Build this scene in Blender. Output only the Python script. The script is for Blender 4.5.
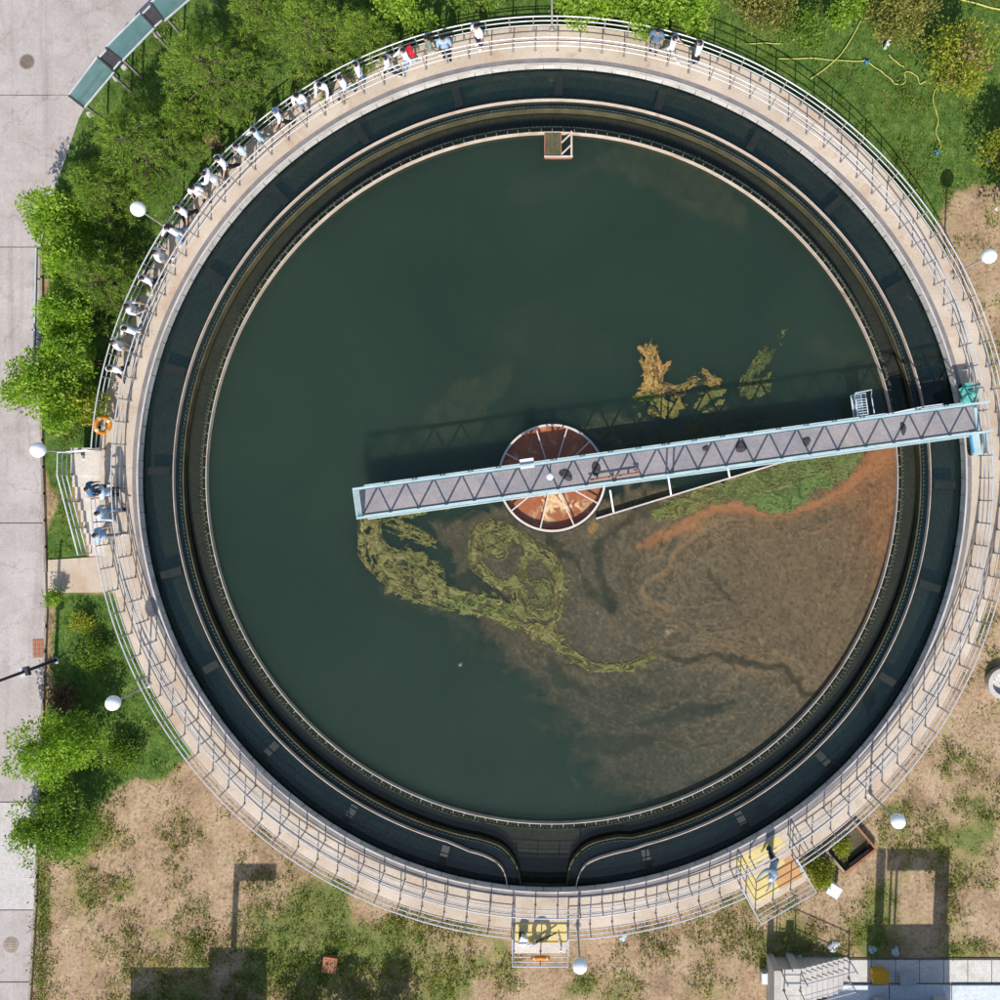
import bpy, bmesh, math, random
import numpy as np
from mathutils import Vector, Matrix

for o in list(bpy.data.objects):
    bpy.data.objects.remove(o, do_unlink=True)
S = bpy.context.scene
COL = S.collection
rnd = random.Random(7)
nrg = np.random.default_rng(11)
PI = math.pi
R = math.radians

# ------------------------------------------------------------------ camera, sky, sun, exposure
FPX = 926.0            # focal length in photo pixels (1000 wide)
CAMZ = 36.0            # drone height over the tank walkway (z = 0)
CX, CY = 552.0, 478.0  # where the nadir shows in the photo
cam_d = bpy.data.cameras.new('camera')
cam = bpy.data.objects.new('camera', cam_d)
COL.objects.link(cam)
cam.location = (0, 0, CAMZ)
cam.rotation_euler = (0, 0, 0)
cam_d.sensor_width = 36.0
cam_d.lens = 36.0 * FPX / 1000.0
cam_d.shift_x = -(CX - 500) / 1000.0
cam_d.shift_y = -(500 - CY) / 1000.0
cam_d.clip_end = 2000
S.camera = cam

SUN_EL, SUN_AZ = R(44.0), R(180.0)
world = bpy.data.worlds.new('World')
S.world = world
world.use_nodes = True
wn = world.node_tree
sky_n = wn.nodes.new('ShaderNodeTexSky')
sky_n.sky_type = 'NISHITA'
sky_n.sun_disc = False
sky_n.sun_elevation = SUN_EL
sky_n.sun_rotation = SUN_AZ
wn.links.new(sky_n.outputs[0], wn.nodes['Background'].inputs[0])
wn.nodes['Background'].inputs[1].default_value = 0.13
sun_d = bpy.data.lights.new('sun', 'SUN')
sun_d.energy = 4.0
sun_d.angle = R(0.53)
sun_d.color = (1.0, 0.97, 0.92)
sun = bpy.data.objects.new('sun', sun_d)
COL.objects.link(sun)
SUNV = Vector((0.03, math.cos(SUN_EL), -math.sin(SUN_EL)))
sun.rotation_euler = SUNV.to_track_quat('-Z', 'Y').to_euler()
sun.location = (0, -40, 50)
S.view_settings.view_transform = 'Standard'
S.view_settings.look = 'None'
S.view_settings.gamma = 1.0
S.view_settings.use_curve_mapping = False
S.view_settings.exposure = 0.3

# ------------------------------------------------------------------ helpers
ZG = -1.0      # ground level (walkway of the tank is 0)
ZW = -0.52     # water level in the basin

def W(px, py, z=0.0):
    k = (CAMZ - z) / FPX
    return Vector(((px - CX) * k, -(py - CY) * k, z))

def P2(px, py, z=0.0):
    v = W(px, py, z)
    return (v.x, v.y)

def pol(r, deg, z=0.0):
    return Vector((r * math.cos(R(deg)), r * math.sin(R(deg)), z))

def lin(c):
    c = c / 255.0
    return c / 12.92 if c <= 0.04045 else ((c + 0.055) / 1.055) ** 2.4

def C(r, g, b, k=1.22):
    return (lin(r) / k, lin(g) / k, lin(b) / k, 1.0)

def tag(o, label=None, cat=None, group=None, kind=None):
    if label: o['label'] = label
    if cat: o['category'] = cat
    if group: o['group'] = group
    if kind: o['kind'] = kind
    return o

def empty(name, loc=(0, 0, 0), rz=0.0, parent=None):
    o = bpy.data.objects.new(name, None)
    COL.objects.link(o)
    o.location = loc
    o.rotation_euler = (0, 0, rz)
    o.empty_display_size = 0.2
    if parent: o.parent = parent
    return o

def link_mesh(name, me, mat=None, parent=None):
    o = bpy.data.objects.new(name, me)
    COL.objects.link(o)
    if mat is not None and len(me.materials) == 0:
        me.materials.append(mat)
    if parent: o.parent = parent
    return o

def inst(name, me, loc=(0, 0, 0), rz=0.0, parent=None, rot=None):
    o = bpy.data.objects.new(name, me)
    COL.objects.link(o)
    o.location = loc
    o.rotation_euler = rot if rot else (0, 0, rz)
    if parent: o.parent = parent
    return o

class MB:
    def __init__(self):
        self.v = []; self.f = []
    def add(self, vs, fs):
        n = len(self.v)
        self.v += [tuple(p) for p in vs]
        self.f += [tuple(i + n for i in f) for f in fs]
        return self
    def box(self, c, s, rz=0.0, M=None):
        hx, hy, hz = s[0] / 2, s[1] / 2, s[2] / 2
        vs = [Vector((x, y, z)) for z in (-hz, hz) for x, y in ((-hx, -hy), (hx, -hy), (hx, hy), (-hx, hy))]
        m = M if M is not None else Matrix.Rotation(rz, 3, 'Z')
        vs = [m @ p + Vector(c) for p in vs]
        return self.add(vs, [(3, 2, 1, 0), (4, 5, 6, 7), (0, 1, 5, 4), (1, 2, 6, 5), (2, 3, 7, 6), (3, 0, 4, 7)])
    def bar(self, a, b, w, h=None):
        a, b = Vector(a), Vector(b); h = h or w
        d = b - a
        q = d.to_track_quat('X', 'Z').to_matrix()
        return self.box((a + b) / 2, (d.length, w, h), M=q)
    def tube(self, pts, r, n=8, closed=False, cap=True):
        pts = [Vector(p) for p in pts]
        N = len(pts)
        rs = r if isinstance(r, (list, tuple)) else [r] * N
        vs = []; fs = []
        ref = None
        for i, p in enumerate(pts):
            if closed: t = pts[(i + 1) % N] - pts[i - 1]
            else: t = pts[min(i + 1, N - 1)] - pts[max(i - 1, 0)]
            t.normalize()
            if ref is None:
                ref = Vector((0, 0, 1)) if abs(t.z) < 0.9 else Vector((1, 0, 0))
            u = ref - t * ref.dot(t)
            if u.length < 1e-4: u = t.orthogonal()
            u.normalize(); w = t.cross(u); ref = u
            for k in range(n):
                a = 2 * PI * k / n
                vs.append(p + (u * math.cos(a) + w * math.sin(a)) * rs[i])
        m = N if closed else N - 1
        for i in range(m):
            j = (i + 1) % N
            for k in range(n):
                l = (k + 1) % n
                fs.append((i * n + k, i * n + l, j * n + l, j * n + k))
        if not closed and cap:
            fs.append(tuple(range(n))[::-1]); fs.append(tuple(range((N - 1) * n, N * n)))
        return self.add(vs, fs)
    def lathe(self, prof, c=(0, 0, 0), n=32, a0=0.0, a1=360.0):
        full = abs(a1 - a0) >= 359.99
        m = n if full else n + 1
        vs = []; fs = []
        for i in range(m):
            a = R(a0 + (a1 - a0) * i / n)
            for (r, z) in prof:
                vs.append((c[0] + r * math.cos(a), c[1] + r * math.sin(a), c[2] + z))
        k = len(prof)
        for i in range(n):
            j = (i + 1) % m
            for q in range(k - 1):
                fs.append((i * k + q, j * k + q, j * k + q + 1, i * k + q + 1))
        if not full:
            fs.append(tuple(range(k))); fs.append(tuple(range((m - 1) * k, m * k))[::-1])
        return self.add(vs, fs)
    def prism(self, poly, z0, z1):
        n = len(poly)
        area = sum(poly[i][0] * poly[(i + 1) % n][1] - poly[(i + 1) % n][0] * poly[i][1] for i in range(n))
        if area < 0: poly = poly[::-1]
        vs = [(p[0], p[1], z0) for p in poly] + [(p[0], p[1], z1) for p in poly]
        fs = [tuple(range(n))[::-1], tuple(range(n, 2 * n))]
        for i in range(n):
            j = (i + 1) % n
            fs.append((i, j, j + n, i + n))
        return self.add(vs, fs)
    def wall(self, path, th, z0, z1, closed=False):
        """box section swept along a flat path"""
        P = [Vector((p[0], p[1])) for p in path]
        N = len(P); vs = []; fs = []
        for i in range(N):
            t = (P[(i + 1) % N] - P[i - 1]) if closed else (P[min(i + 1, N - 1)] - P[max(i - 1, 0)])
            t.normalize(); nn = Vector((-t.y, t.x)) * th / 2
            for s, z in ((1, z0), (1, z1), (-1, z1), (-1, z0)):
                q = P[i] + nn * s
                vs.append((q.x, q.y, z))
        for i in range(N if closed else N - 1):
            j = (i + 1) % N
            for k in range(4):
                l = (k + 1) % 4
                fs.append((i * 4 + k, i * 4 + l, j * 4 + l, j * 4 + k))
        if not closed:
            fs.append((0, 3, 2, 1)); fs.append(tuple((N - 1) * 4 + q for q in range(4)))
        return self.add(vs, fs)
    def mesh(self, name, mat=None, smooth=False):
        me = bpy.data.meshes.new(name)
        me.from_pydata(self.v, [], self.f)
        if mat is not None: me.materials.append(mat)
        if smooth:
            me.polygons.foreach_set('use_smooth', [True] * len(me.polygons))
            try: me.set_sharp_from_angle(angle=R(40))
            except Exception: pass
        me.validate(); me.update()
        return me
    def build(self, name, mat=None, parent=None, smooth=False):
        bm_fix = self.mesh(name, mat, smooth)
        b = bmesh.new(); b.from_mesh(bm_fix); bmesh.ops.recalc_face_normals(b, faces=b.faces); b.to_mesh(bm_fix); b.free()
        return link_mesh(name, bm_fix, None, parent)

# ------------------------------------------------------------------ procedural materials
def nodes_of(name):
    m = bpy.data.materials.new(name)
    m.use_nodes = True
    nt = m.node_tree
    return m, nt, nt.nodes, nt.links, nt.nodes['Principled BSDF']

def ramp(N, stops):
    r = N.new('ShaderNodeValToRGB')
    e = r.color_ramp.elements
    e[0].position, e[0].color = stops[0]
    e[1].position, e[1].color = stops[-1]
    for p, c in stops[1:-1]:
        q = e.new(p); q.color = c
    return r

def noise(N, L, scale, detail=4, rough=0.55, vec=None, dist=0.0):
    n = N.new('ShaderNodeTexNoise')
    n.inputs['Scale'].default_value = scale
    n.inputs['Detail'].default_value = detail
    n.inputs['Roughness'].default_value = rough
    n.inputs['Distortion'].default_value = dist
    if vec is not None: L.new(vec, n.inputs['Vector'])
    return n

def coords(N, kind='Object'):
    t = N.new('ShaderNodeTexCoord')
    return t.outputs[kind]

def mixc(N, L, fac, a, b, mode='MIX'):
    m = N.new('ShaderNodeMix'); m.data_type = 'RGBA'; m.blend_type = mode
    for sock, v in ((m.inputs[0], fac), (m.inputs[6], a), (m.inputs[7], b)):
        if hasattr(v, 'is_output') or isinstance(v, bpy.types.NodeSocket): L.new(v, sock)
        else: sock.default_value = v
    return m.outputs[2]

def dim(c, k):
    return (c[0] * k, c[1] * k, c[2] * k, 1.0)

def mat_var(name, c1, c2, scale=3.0, rough=0.7, metal=0.0, bump=0.0, bscale=40.0, grime=None, spec=0.4, worldco=False, detail=5):
    """two-tone mottled surface with optional grime and bump"""
    m, nt, N, L, B = nodes_of(name)
    if worldco:
        g = N.new('ShaderNodeNewGeometry'); vec = g.outputs['Position']
    else:
        vec = coords(N)
    n1 = noise(N, L, scale, detail, 0.6, vec)
    r1 = ramp(N, [(0.35, c1), (0.65, c2)])
    L.new(n1.outputs[0], r1.inputs[0])
    col = r1.outputs[0]
    if grime:
        n2 = noise(N, L, grime[1], 6, 0.65, vec, 0.6)
        r2 = ramp(N, [(grime[2], (0, 0, 0, 1)), (grime[2] + 0.16, (1, 1, 1, 1))])
        L.new(n2.outputs[0], r2.inputs[0])
        mu = N.new('ShaderNodeMath'); mu.operation = 'MULTIPLY'; mu.inputs[1].default_value = grime[3]
        L.new(r2.outputs[0], mu.inputs[0])
        col = mixc(N, L, mu.outputs[0], col, grime[0])
    n4 = noise(N, L, scale * 14, 3, 0.6, vec)
    r4 = ramp(N, [(0.3, (0.82, 0.82, 0.82, 1)), (0.7, (1.08, 1.08, 1.08, 1))])
    L.new(n4.outputs[0], r4.inputs[0])
    col = mixc(N, L, 1.0, col, r4.outputs[0], 'MULTIPLY')
    L.new(col, B.inputs['Base Color'])
    B.inputs['Roughness'].default_value = rough
    B.inputs['Metallic'].default_value = metal
    B.inputs['Specular IOR Level'].default_value = spec
    if bump:
        n3 = noise(N, L, bscale, 4, 0.6, vec)
        bp = N.new('ShaderNodeBump'); bp.inputs['Strength'].default_value = bump
        bp.inputs['Distance'].default_value = 0.02
        L.new(n3.outputs[0], bp.inputs['Height']); L.new(bp.outputs[0], B.inputs['Normal'])
    return m

def mat_leaf(name, c1, c2, c3, trans=0.35, rough=0.55):
    m, nt, N, L, B = nodes_of(name)
    g = N.new('ShaderNodeNewGeometry')
    rp = ramp(N, [(0.0, c1), (0.55, c2), (1.0, c3)])
    L.new(g.outputs['Random Per Island'], rp.inputs[0])
    n = noise(N, L, 1.3, 2, 0.5, g.outputs['Position'])
    r2 = ramp(N, [(0.3, (0.72, 0.78, 0.8, 1)), (0.7, (1.2, 1.12, 1.0, 1))])
    L.new(n.outputs[0], r2.inputs[0])
    col = mixc(N, L, 1.0, rp.outputs[0], r2.outputs[0], 'MULTIPLY')
    L.new(col, B.inputs['Base Color'])
    B.inputs['Roughness'].default_value = rough
    B.inputs['Specular IOR Level'].default_value = 0.3
    t = N.new('ShaderNodeBsdfTranslucent')
    tc = mixc(N, L, 1.0, col, (1.15, 1.2, 0.6, 1), 'MULTIPLY')
    L.new(tc, t.inputs['Color'])
    mx = N.new('ShaderNodeMixShader'); mx.inputs[0].default_value = trans
    L.new(B.outputs[0], mx.inputs[1]); L.new(t.outputs[0], mx.inputs[2])
    L.new(mx.outputs[0], N['Material Output'].inputs['Surface'])
    return m

def mat_water(name, c1, c2, transp, rough=0.06, sss=0.0):
    m, nt, N, L, B = nodes_of(name)
    g = N.new('ShaderNodeNewGeometry')
    n = noise(N, L, 0.12, 4, 0.5, g.outputs['Position'], 0.8)
    r = ramp(N, [(0.35, c1), (0.65, c2)])
    L.new(n.outputs[0], r.inputs[0])
    n2 = noise(N, L, 9.0, 5, 0.6, g.outputs['Position'])
    r2 = ramp(N, [(0.3, (0.94, 0.94, 0.94, 1)), (0.7, (1.06, 1.06, 1.06, 1))])
    L.new(n2.outputs[0], r2.inputs[0])
    L.new(mixc(N, L, 1.0, r.outputs[0], r2.outputs[0], 'MULTIPLY'), B.inputs['Base Color'])
    B.inputs['Roughness'].default_value = rough
    B.inputs['IOR'].default_value = 1.45
    if sss > 0:
        m.node_tree.nodes['Principled BSDF'].subsurface_method = 'BURLEY'
        B.inputs['Subsurface Weight'].default_value = sss
        B.inputs['Subsurface Radius'].default_value = (0.8, 1.0, 0.9)
        B.inputs['Subsurface Scale'].default_value = 2.0
    nb = noise(N, L, 2.2, 3, 0.5, g.outputs['Position'])
    bp = N.new('ShaderNodeBump'); bp.inputs['Strength'].default_value = 0.05; bp.inputs['Distance'].default_value = 0.03
    L.new(nb.outputs[0], bp.inputs['Height']); L.new(bp.outputs[0], B.inputs['Normal'])
    if transp > 0:
        t = N.new('ShaderNodeBsdfTransparent'); t.inputs[0].default_value = (0.75, 0.9, 0.8, 1)
        mx = N.new('ShaderNodeMixShader'); mx.inputs[0].default_value = transp
        L.new(B.outputs[0], mx.inputs[1]); L.new(t.outputs[0], mx.inputs[2])
        L.new(mx.outputs[0], N['Material Output'].inputs['Surface'])
    return m

M = {}
M['road_light'] = mat_var('new_road_concrete', C(198, 189, 182), C(212, 204, 197), 0.6, 0.85, bump=0.15, grime=(C(180, 170, 160), 0.9, 0.6, 0.5), worldco=True)
M['joint'] = mat_var('joint_dirt', C(110, 98, 88), C(140, 126, 112), 5, 0.95, worldco=True)
M['kerb'] = mat_var('kerb_stone', C(150, 135, 120), C(185, 168, 150), 1.5, 0.9, bump=0.3, worldco=True)
def weathered(name, c1, c2, stain, dark, streak=None, crack=0.0):
    m, nt, N, L, B = nodes_of(name)
    g = N.new('ShaderNodeNewGeometry'); pos = g.outputs['Position']
    n1 = noise(N, L, 0.45, 6, 0.62, pos, 0.3); r1 = ramp(N, [(0.35, c1), (0.65, c2)]); L.new(n1.outputs[0], r1.inputs[0]); col = r1.outputs[0]
    def over(scale, lo, hi, c, amt, vec=pos, det=7, dist=0.8):
        nonlocal col
        n = noise(N, L, scale, det, 0.68, vec, dist); r = ramp(N, [(lo, (0, 0, 0, 1)), (hi, (amt, amt, amt, 1))]); L.new(n.outputs[0], r.inputs[0])
        col = mixc(N, L, r.outputs[0], col, c)
    over(0.6, 0.50, 0.72, stain, 0.75)
    over(1.7, 0.57, 0.74, dark, 0.6)
    over(5.0, 0.62, 0.72, dark, 0.32)
    if streak:
        mp = N.new('ShaderNodeMapping'); mp.inputs['Scale'].default_value = streak; L.new(pos, mp.inputs[0])
        over(1.0, 0.52, 0.70, dark, 0.42, mp.outputs[0], 6, 0.2)
        over(1.9, 0.58, 0.70, c2, 0.5, mp.outputs[0], 5, 0.2)
    if crack:
        v = N.new('ShaderNodeTexVoronoi'); v.feature = 'DISTANCE_TO_EDGE'; v.inputs['Scale'].default_value = 0.22
        wv = noise(N, L, 1.5, 4, 0.6, pos); ad = N.new('ShaderNodeVectorMath'); ad.operation = 'MULTIPLY_ADD'; ad.inputs[1].default_value = (0.9, 0.9, 0.9)
        L.new(wv.outputs['Color'], ad.inputs[0]); L.new(pos, ad.inputs[2]); L.new(ad.outputs[0], v.inputs['Vector'])
        rc = ramp(N, [(0.0, (crack, crack, crack, 1)), (0.006, (0, 0, 0, 1))]); L.new(v.outputs['Distance'], rc.inputs[0])
        col = mixc(N, L, rc.outputs[0], col, dim(dark, 0.5))
    n4 = noise(N, L, 16, 4, 0.65, pos); r4 = ramp(N, [(0.3, (0.84, 0.84, 0.84, 1)), (0.7, (1.08, 1.08, 1.08, 1))]); L.new(n4.outputs[0], r4.inputs[0])
    col = mixc(N, L, 1.0, col, r4.outputs[0], 'MULTIPLY')
    L.new(col, B.inputs['Base Color']); B.inputs['Roughness'].default_value = 0.88; B.inputs['Specular IOR Level'].default_value = 0.25
    bp = N.new('ShaderNodeBump'); bp.inputs['Strength'].default_value = 0.2; bp.inputs['Distance'].default_value = 0.02
    L.new(n4.outputs[0], bp.inputs['Height']); L.new(bp.outputs[0], B.inputs['Normal'])
    return m
M['road'] = weathered('road_concrete', C(187, 175, 169), C(207, 195, 189), C(174, 158, 146), C(140, 128, 118), (1.6, 0.10, 1.0), 0.3)
M['walk'] = weathered('walkway_concrete', C(204, 185, 163), C(226, 208, 187), C(194, 158, 126), C(150, 132, 116), None, 0.0)
M['platform'] = mat_var('platform_concrete', C(214, 200, 186), C(232, 220, 206), 0.9, 0.85, bump=0.15, grime=(C(190, 170, 150), 1.2, 0.58, 0.5), worldco=True)
M['track'] = mat_var('rubber_worn_track', C(128, 122, 122), C(150, 143, 140), 2.0, 0.75, worldco=True)
M['kerbwhite'] = mat_var('pale_rim_concrete', C(196, 186, 176), C(222, 214, 206), 1.2, 0.85, bump=0.2, worldco=True, grime=(C(150, 140, 130), 2.0, 0.6, 0.5))
M['panel'] = mat_var('weathered_wall_concrete', C(206, 197, 184), C(240, 233, 224), 1.3, 0.9, bump=0.4, grime=(C(120, 114, 100), 1.6, 0.6, 0.7), worldco=True)
M['wetwall'] = mat_var('wet_algae_wall', C(52, 54, 42), C(84, 80, 58), 2.0, 0.7, bump=0.5, worldco=True)
M['steel'] = mat_var('galvanised_rail_steel', C(214, 214, 216), C(236, 236, 238), 2.0, 0.4, 0.12, worldco=True)
M['steel_dark'] = mat_var('weathered_post_steel', C(150, 142, 136), C(186, 180, 174), 3.0, 0.5, 0.2, worldco=True)
M['pole'] = mat_var('lamp_pole_paint', C(168, 160, 152), C(196, 188, 180), 2.0, 0.5, 0.1, worldco=True)
M['globe'] = mat_var('opal_lamp_glass', C(252, 253, 254, 1.05), C(254, 255, 255, 1.03), 4.0, 0.2, worldco=True)
def soften_globe(m):
    B = m.node_tree.nodes['Principled BSDF']
    B.subsurface_method = 'BURLEY'
    B.inputs['Subsurface Weight'].default_value = 1.0
    B.inputs['Subsurface Radius'].default_value = (0.5, 0.5, 0.5)
    B.inputs['Subsurface Scale'].default_value = 0.6
soften_globe(M['globe'])
M['baffle'] = mat_var('rusty_pale_baffle', C(214, 190, 168), C(234, 214, 194), 1.5, 0.7, grime=(C(168, 104, 66), 1.0, 0.55, 0.6), worldco=True)
M['weir'] = mat_var('weir_plate_steel', C(66, 80, 76), C(98, 110, 102), 3.0, 0.5, 0.2, worldco=True, grime=(C(70, 74, 44), 2.5, 0.5, 0.7))
M['bracket'] = mat_var('bracket_steel', C(150, 150, 144), C(176, 174, 166), 3.0, 0.5, 0.2, worldco=True)
M['moss_wall'] = mat_var('mossy_trough_wall', C(82, 76, 54), C(110, 100, 72), 1.4, 0.9, bump=0.5, grime=(C(70, 84, 36), 1.8, 0.52, 0.8), worldco=True)
M['trough'] = mat_var('silty_trough_floor', C(130, 112, 82), C(164, 138, 102), 0.9, 0.9, bump=0.3, grime=(C(74, 80, 42), 1.1, 0.52, 0.7), worldco=True)
M['strut'] = mat_var('silty_beam', C(196, 158, 108), C(216, 178, 128), 2.0, 0.9, worldco=True)
M['wet_beam'] = mat_var('wet_silty_beam', C(20, 33, 33), C(38, 42, 35), 2.2, 0.5, worldco=True)
M['floor'] = mat_var('tank_floor_sludge', C(40, 46, 36), C(56, 60, 46), 0.5, 0.95, worldco=True)
M['water'] = mat_water('basin_water', C(40, 57, 43), C(46, 63, 48), 0.04, sss=1.0)
M['water_ch'] = mat_water('channel_water', C(24, 42, 44), C(30, 49, 50), 0.22, sss=0.75)
M['water_tr'] = mat_water('trough_water', C(30, 36, 36), C(38, 42, 38), 0.30)
M['water_rust'] = mat_var('rusty_well_water', C(168, 98, 62), C(184, 114, 76), 0.8, 0.25, grime=(C(216, 178, 136), 1.5, 0.53, 0.85), worldco=True, spec=0.5)
M['rust'] = mat_var('rusty_well_plate', C(142, 92, 66), C(184, 126, 92), 1.6, 0.8, bump=0.3, worldco=True)
M['well_rim'] = mat_var('pale_well_rim', C(222, 206, 194), C(236, 224, 214), 2.0, 0.6, worldco=True)
M['cyan'] = mat_var('pale_cyan_bridge_paint', C(182, 208, 208), C(204, 224, 224), 1.5, 0.45, worldco=True, grime=(C(150, 176, 172), 2.5, 0.6, 0.6))
M['deck'] = mat_var('bridge_deck_plate', C(148, 142, 145), C(168, 160, 160), 0.8, 0.7, worldco=True, grime=(C(186, 168, 150), 0.9, 0.56, 0.5))
M['teal'] = mat_var('teal_machine_paint', C(98, 184, 168), C(124, 206, 190), 3.0, 0.4, worldco=True)
M['dark'] = mat_var('dark_grey_and_shade', C(62, 58, 62), C(78, 74, 76), 6.0, 0.8)  # dark grey parts, and the deck pads that imitate shadows
M['black'] = mat_var('black_plastic', C(24, 22, 22), C(36, 34, 34), 8.0, 0.6)
M['white'] = mat_var('white_painted_metal', C(232, 234, 238), C(244, 246, 248), 3.0, 0.45)
M['yellow'] = mat_var('yellow_floor_paint', C(228, 202, 124), C(240, 218, 150), 1.4, 0.75, grime=(C(206, 180, 130), 2.2, 0.56, 0.6), worldco=True)
M['orange_floor'] = mat_var('rusty_floor_paint', C(206, 150, 92), C(222, 172, 116), 1.4, 0.8, grime=(C(150, 90, 50), 1.6, 0.6, 0.6), worldco=True)
M['lifebuoy'] = mat_var('orange_lifebuoy', C(224, 128, 24), C(238, 148, 40), 4.0, 0.5)
M['lifeband'] = mat_var('pale_lifebuoy_band', C(240, 210, 150), C(248, 226, 180), 4.0, 0.5)
M['brick_red'] = mat_var('terracotta_brick', C(176, 112, 80), C(196, 132, 98), 6.0, 0.9, bump=0.3)
M['stone'] = mat_var('pale_stone', C(206, 200, 190), C(226, 220, 212), 5.0, 0.9, bump=0.3)
M['iron'] = mat_var('manhole_iron', C(128, 112, 98), C(154, 138, 122), 8.0, 0.7, 0.2, bump=0.4)
M['bark'] = mat_var('bark', C(92, 76, 62), C(126, 106, 88), 9.0, 0.95, bump=0.6, bscale=20)
M['hose'] = mat_var('yellow_hose', C(206, 206, 92), C(222, 220, 116), 6.0, 0.6)
M['blue'] = mat_var('blue_plastic_fitting', C(60, 140, 190), C(90, 166, 208), 6.0, 0.5)
M['plastic_bag'] = mat_var('pale_plastic_film', C(176, 200, 206), C(220, 230, 232), 5.0, 0.5)
M['build_wall'] = mat_var('rendered_wall', C(190, 184, 176), C(206, 200, 192), 1.0, 0.9, bump=0.2)
M['roof'] = mat_var('roof_sheet', C(150, 160, 170), C(170, 178, 186), 0.8, 0.7)
M['terrace'] = mat_var('terrace_tile', C(210, 204, 194), C(230, 224, 214), 0.9, 0.8, grime=(C(160, 150, 138), 0.9, 0.56, 0.5), worldco=True)
M['roof_panel'] = mat_var('white_sheet_panel', C(214, 222, 228), C(232, 238, 242), 0.8, 0.5, worldco=True, grime=(C(176, 178, 176), 0.9, 0.56, 0.6))
M['stair'] = mat_var('stair_concrete', C(206, 198, 188), C(224, 216, 206), 1.4, 0.85, bump=0.2, worldco=True, grime=(C(160, 150, 138), 1.8, 0.58, 0.6))
M['yellow_box'] = mat_var('yellow_crate_plastic', C(222, 160, 20), C(236, 176, 40), 5.0, 0.5)
M['grey_box'] = mat_var('grey_crate_plastic', C(182, 184, 184), C(202, 204, 204), 5.0, 0.5)
M['glass'] = None

def mat_glass():
    m, nt, N, L, B = nodes_of('tinted_canopy_glass')
    n = noise(N, L, 1.4, 4, 0.6, coords(N))
    r = ramp(N, [(0.3, C(96, 132, 128)), (0.7, C(128, 160, 156))])
    L.new(n.outputs[0], r.inputs[0]); L.new(r.outputs[0], B.inputs['Base Color'])
    B.inputs['Roughness'].default_value = 0.12
    t = N.new('ShaderNodeBsdfTransparent'); t.inputs[0].default_value = (0.7, 0.85, 0.82, 1)
    mx = N.new('ShaderNodeMixShader'); mx.inputs[0].default_value = 0.35
    L.new(B.outputs[0], mx.inputs[1]); L.new(t.outputs[0], mx.inputs[2])
    L.new(mx.outputs[0], N['Material Output'].inputs['Surface'])
    return m
M['glass'] = mat_glass()

# ------------------------------------------------------------------ numpy noise and masks in photo-plan coordinates
def vnoise(shape, cell, seed):
    g = np.random.default_rng(seed)
    h, w = shape
    gh, gw = int(h / cell) + 3, int(w / cell) + 3
    a = g.random((gh, gw))
    y = np.arange(h) / cell; x = np.arange(w) / cell
    yi = y.astype(int); xi = x.astype(int)
    fy = (y - yi)[:, None]; fx = (x - xi)[None, :]
    fy = fy * fy * (3 - 2 * fy); fx = fx * fx * (3 - 2 * fx)
    A = a[yi][:, xi]; B_ = a[yi][:, xi + 1]; Cc = a[yi + 1][:, xi]; D = a[yi + 1][:, xi + 1]
    return (A * (1 - fx) + B_ * fx) * (1 - fy) + (Cc * (1 - fx) + D * fx) * fy

def fbm(shape, cell, seed, octv=4):
    s = 0; t = 0; a = 1.0
    for i in range(octv):
        s = s + a * vnoise(shape, max(cell / 2 ** i, 1.01), seed + i * 17); t += a; a *= 0.55
    return s / t

def pnoise(X, Y, seed):
    g = np.random.default_rng(seed).random((256, 256))
    xi = np.floor(X).astype(int); yi = np.floor(Y).astype(int)
    fx = X - xi; fy = Y - yi
    fx = fx * fx * (3 - 2 * fx); fy = fy * fy * (3 - 2 * fy)
    a, b = xi % 256, (xi + 1) % 256; c, d = yi % 256, (yi + 1) % 256
    return (g[c, a] * (1 - fx) + g[c, b] * fx) * (1 - fy) + (g[d, a] * (1 - fx) + g[d, b] * fx) * fy

def pfbm(X, Y, cell, seed, octv=4, gain=0.55):
    s = 0; t = 0; a = 1.0; f = 1.0 / cell
    for i in range(octv):
        s = s + a * pnoise(X * f + 13.7 * i, Y * f + 7.1 * i, seed + i); t += a; a *= gain; f *= 2.03
    return s / t

def ridge(X, Y, cell, seed, octv=3):
    return 1 - np.abs(2 * pfbm(X, Y, cell, seed, octv) - 1) * 2.2

def in_poly(X, Y, poly):
    ins = np.zeros(X.shape, bool)
    n = len(poly)
    for i in range(n):
        x0, y0 = poly[i]; x1, y1 = poly[(i + 1) % n]
        if y0 == y1: continue
        c = ((y0 > Y) != (y1 > Y)) & (X < (x1 - x0) * (Y - y0) / (y1 - y0) + x0)
        ins ^= c
    return ins

def seg_d(X, Y, pts, ws):
    """signed distance-like value: width - distance (>0 inside the stroke)"""
    best = np.full(X.shape, -1e3)
    for i in range(len(pts) - 1):
        x0, y0 = pts[i]; x1, y1 = pts[i + 1]
        dx, dy = x1 - x0, y1 - y0
        t = np.clip(((X - x0) * dx + (Y - y0) * dy) / (dx * dx + dy * dy + 1e-9), 0, 1)
        d = np.hypot(X - x0 - t * dx, Y - y0 - t * dy)
        w = ws[i] + (ws[i + 1] - ws[i]) * t
        best = np.maximum(best, w - d)
    return best

def poly_d(X, Y, poly):
    d = -seg_d(X, Y, list(poly) + [poly[0]], [0] * (len(poly) + 1))
    return np.where(in_poly(X, Y, poly), d, -d)

def sm(x, a, b):
    t = np.clip((x - a) / (b - a), 0, 1)
    return t * t * (3 - 2 * t)

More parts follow.
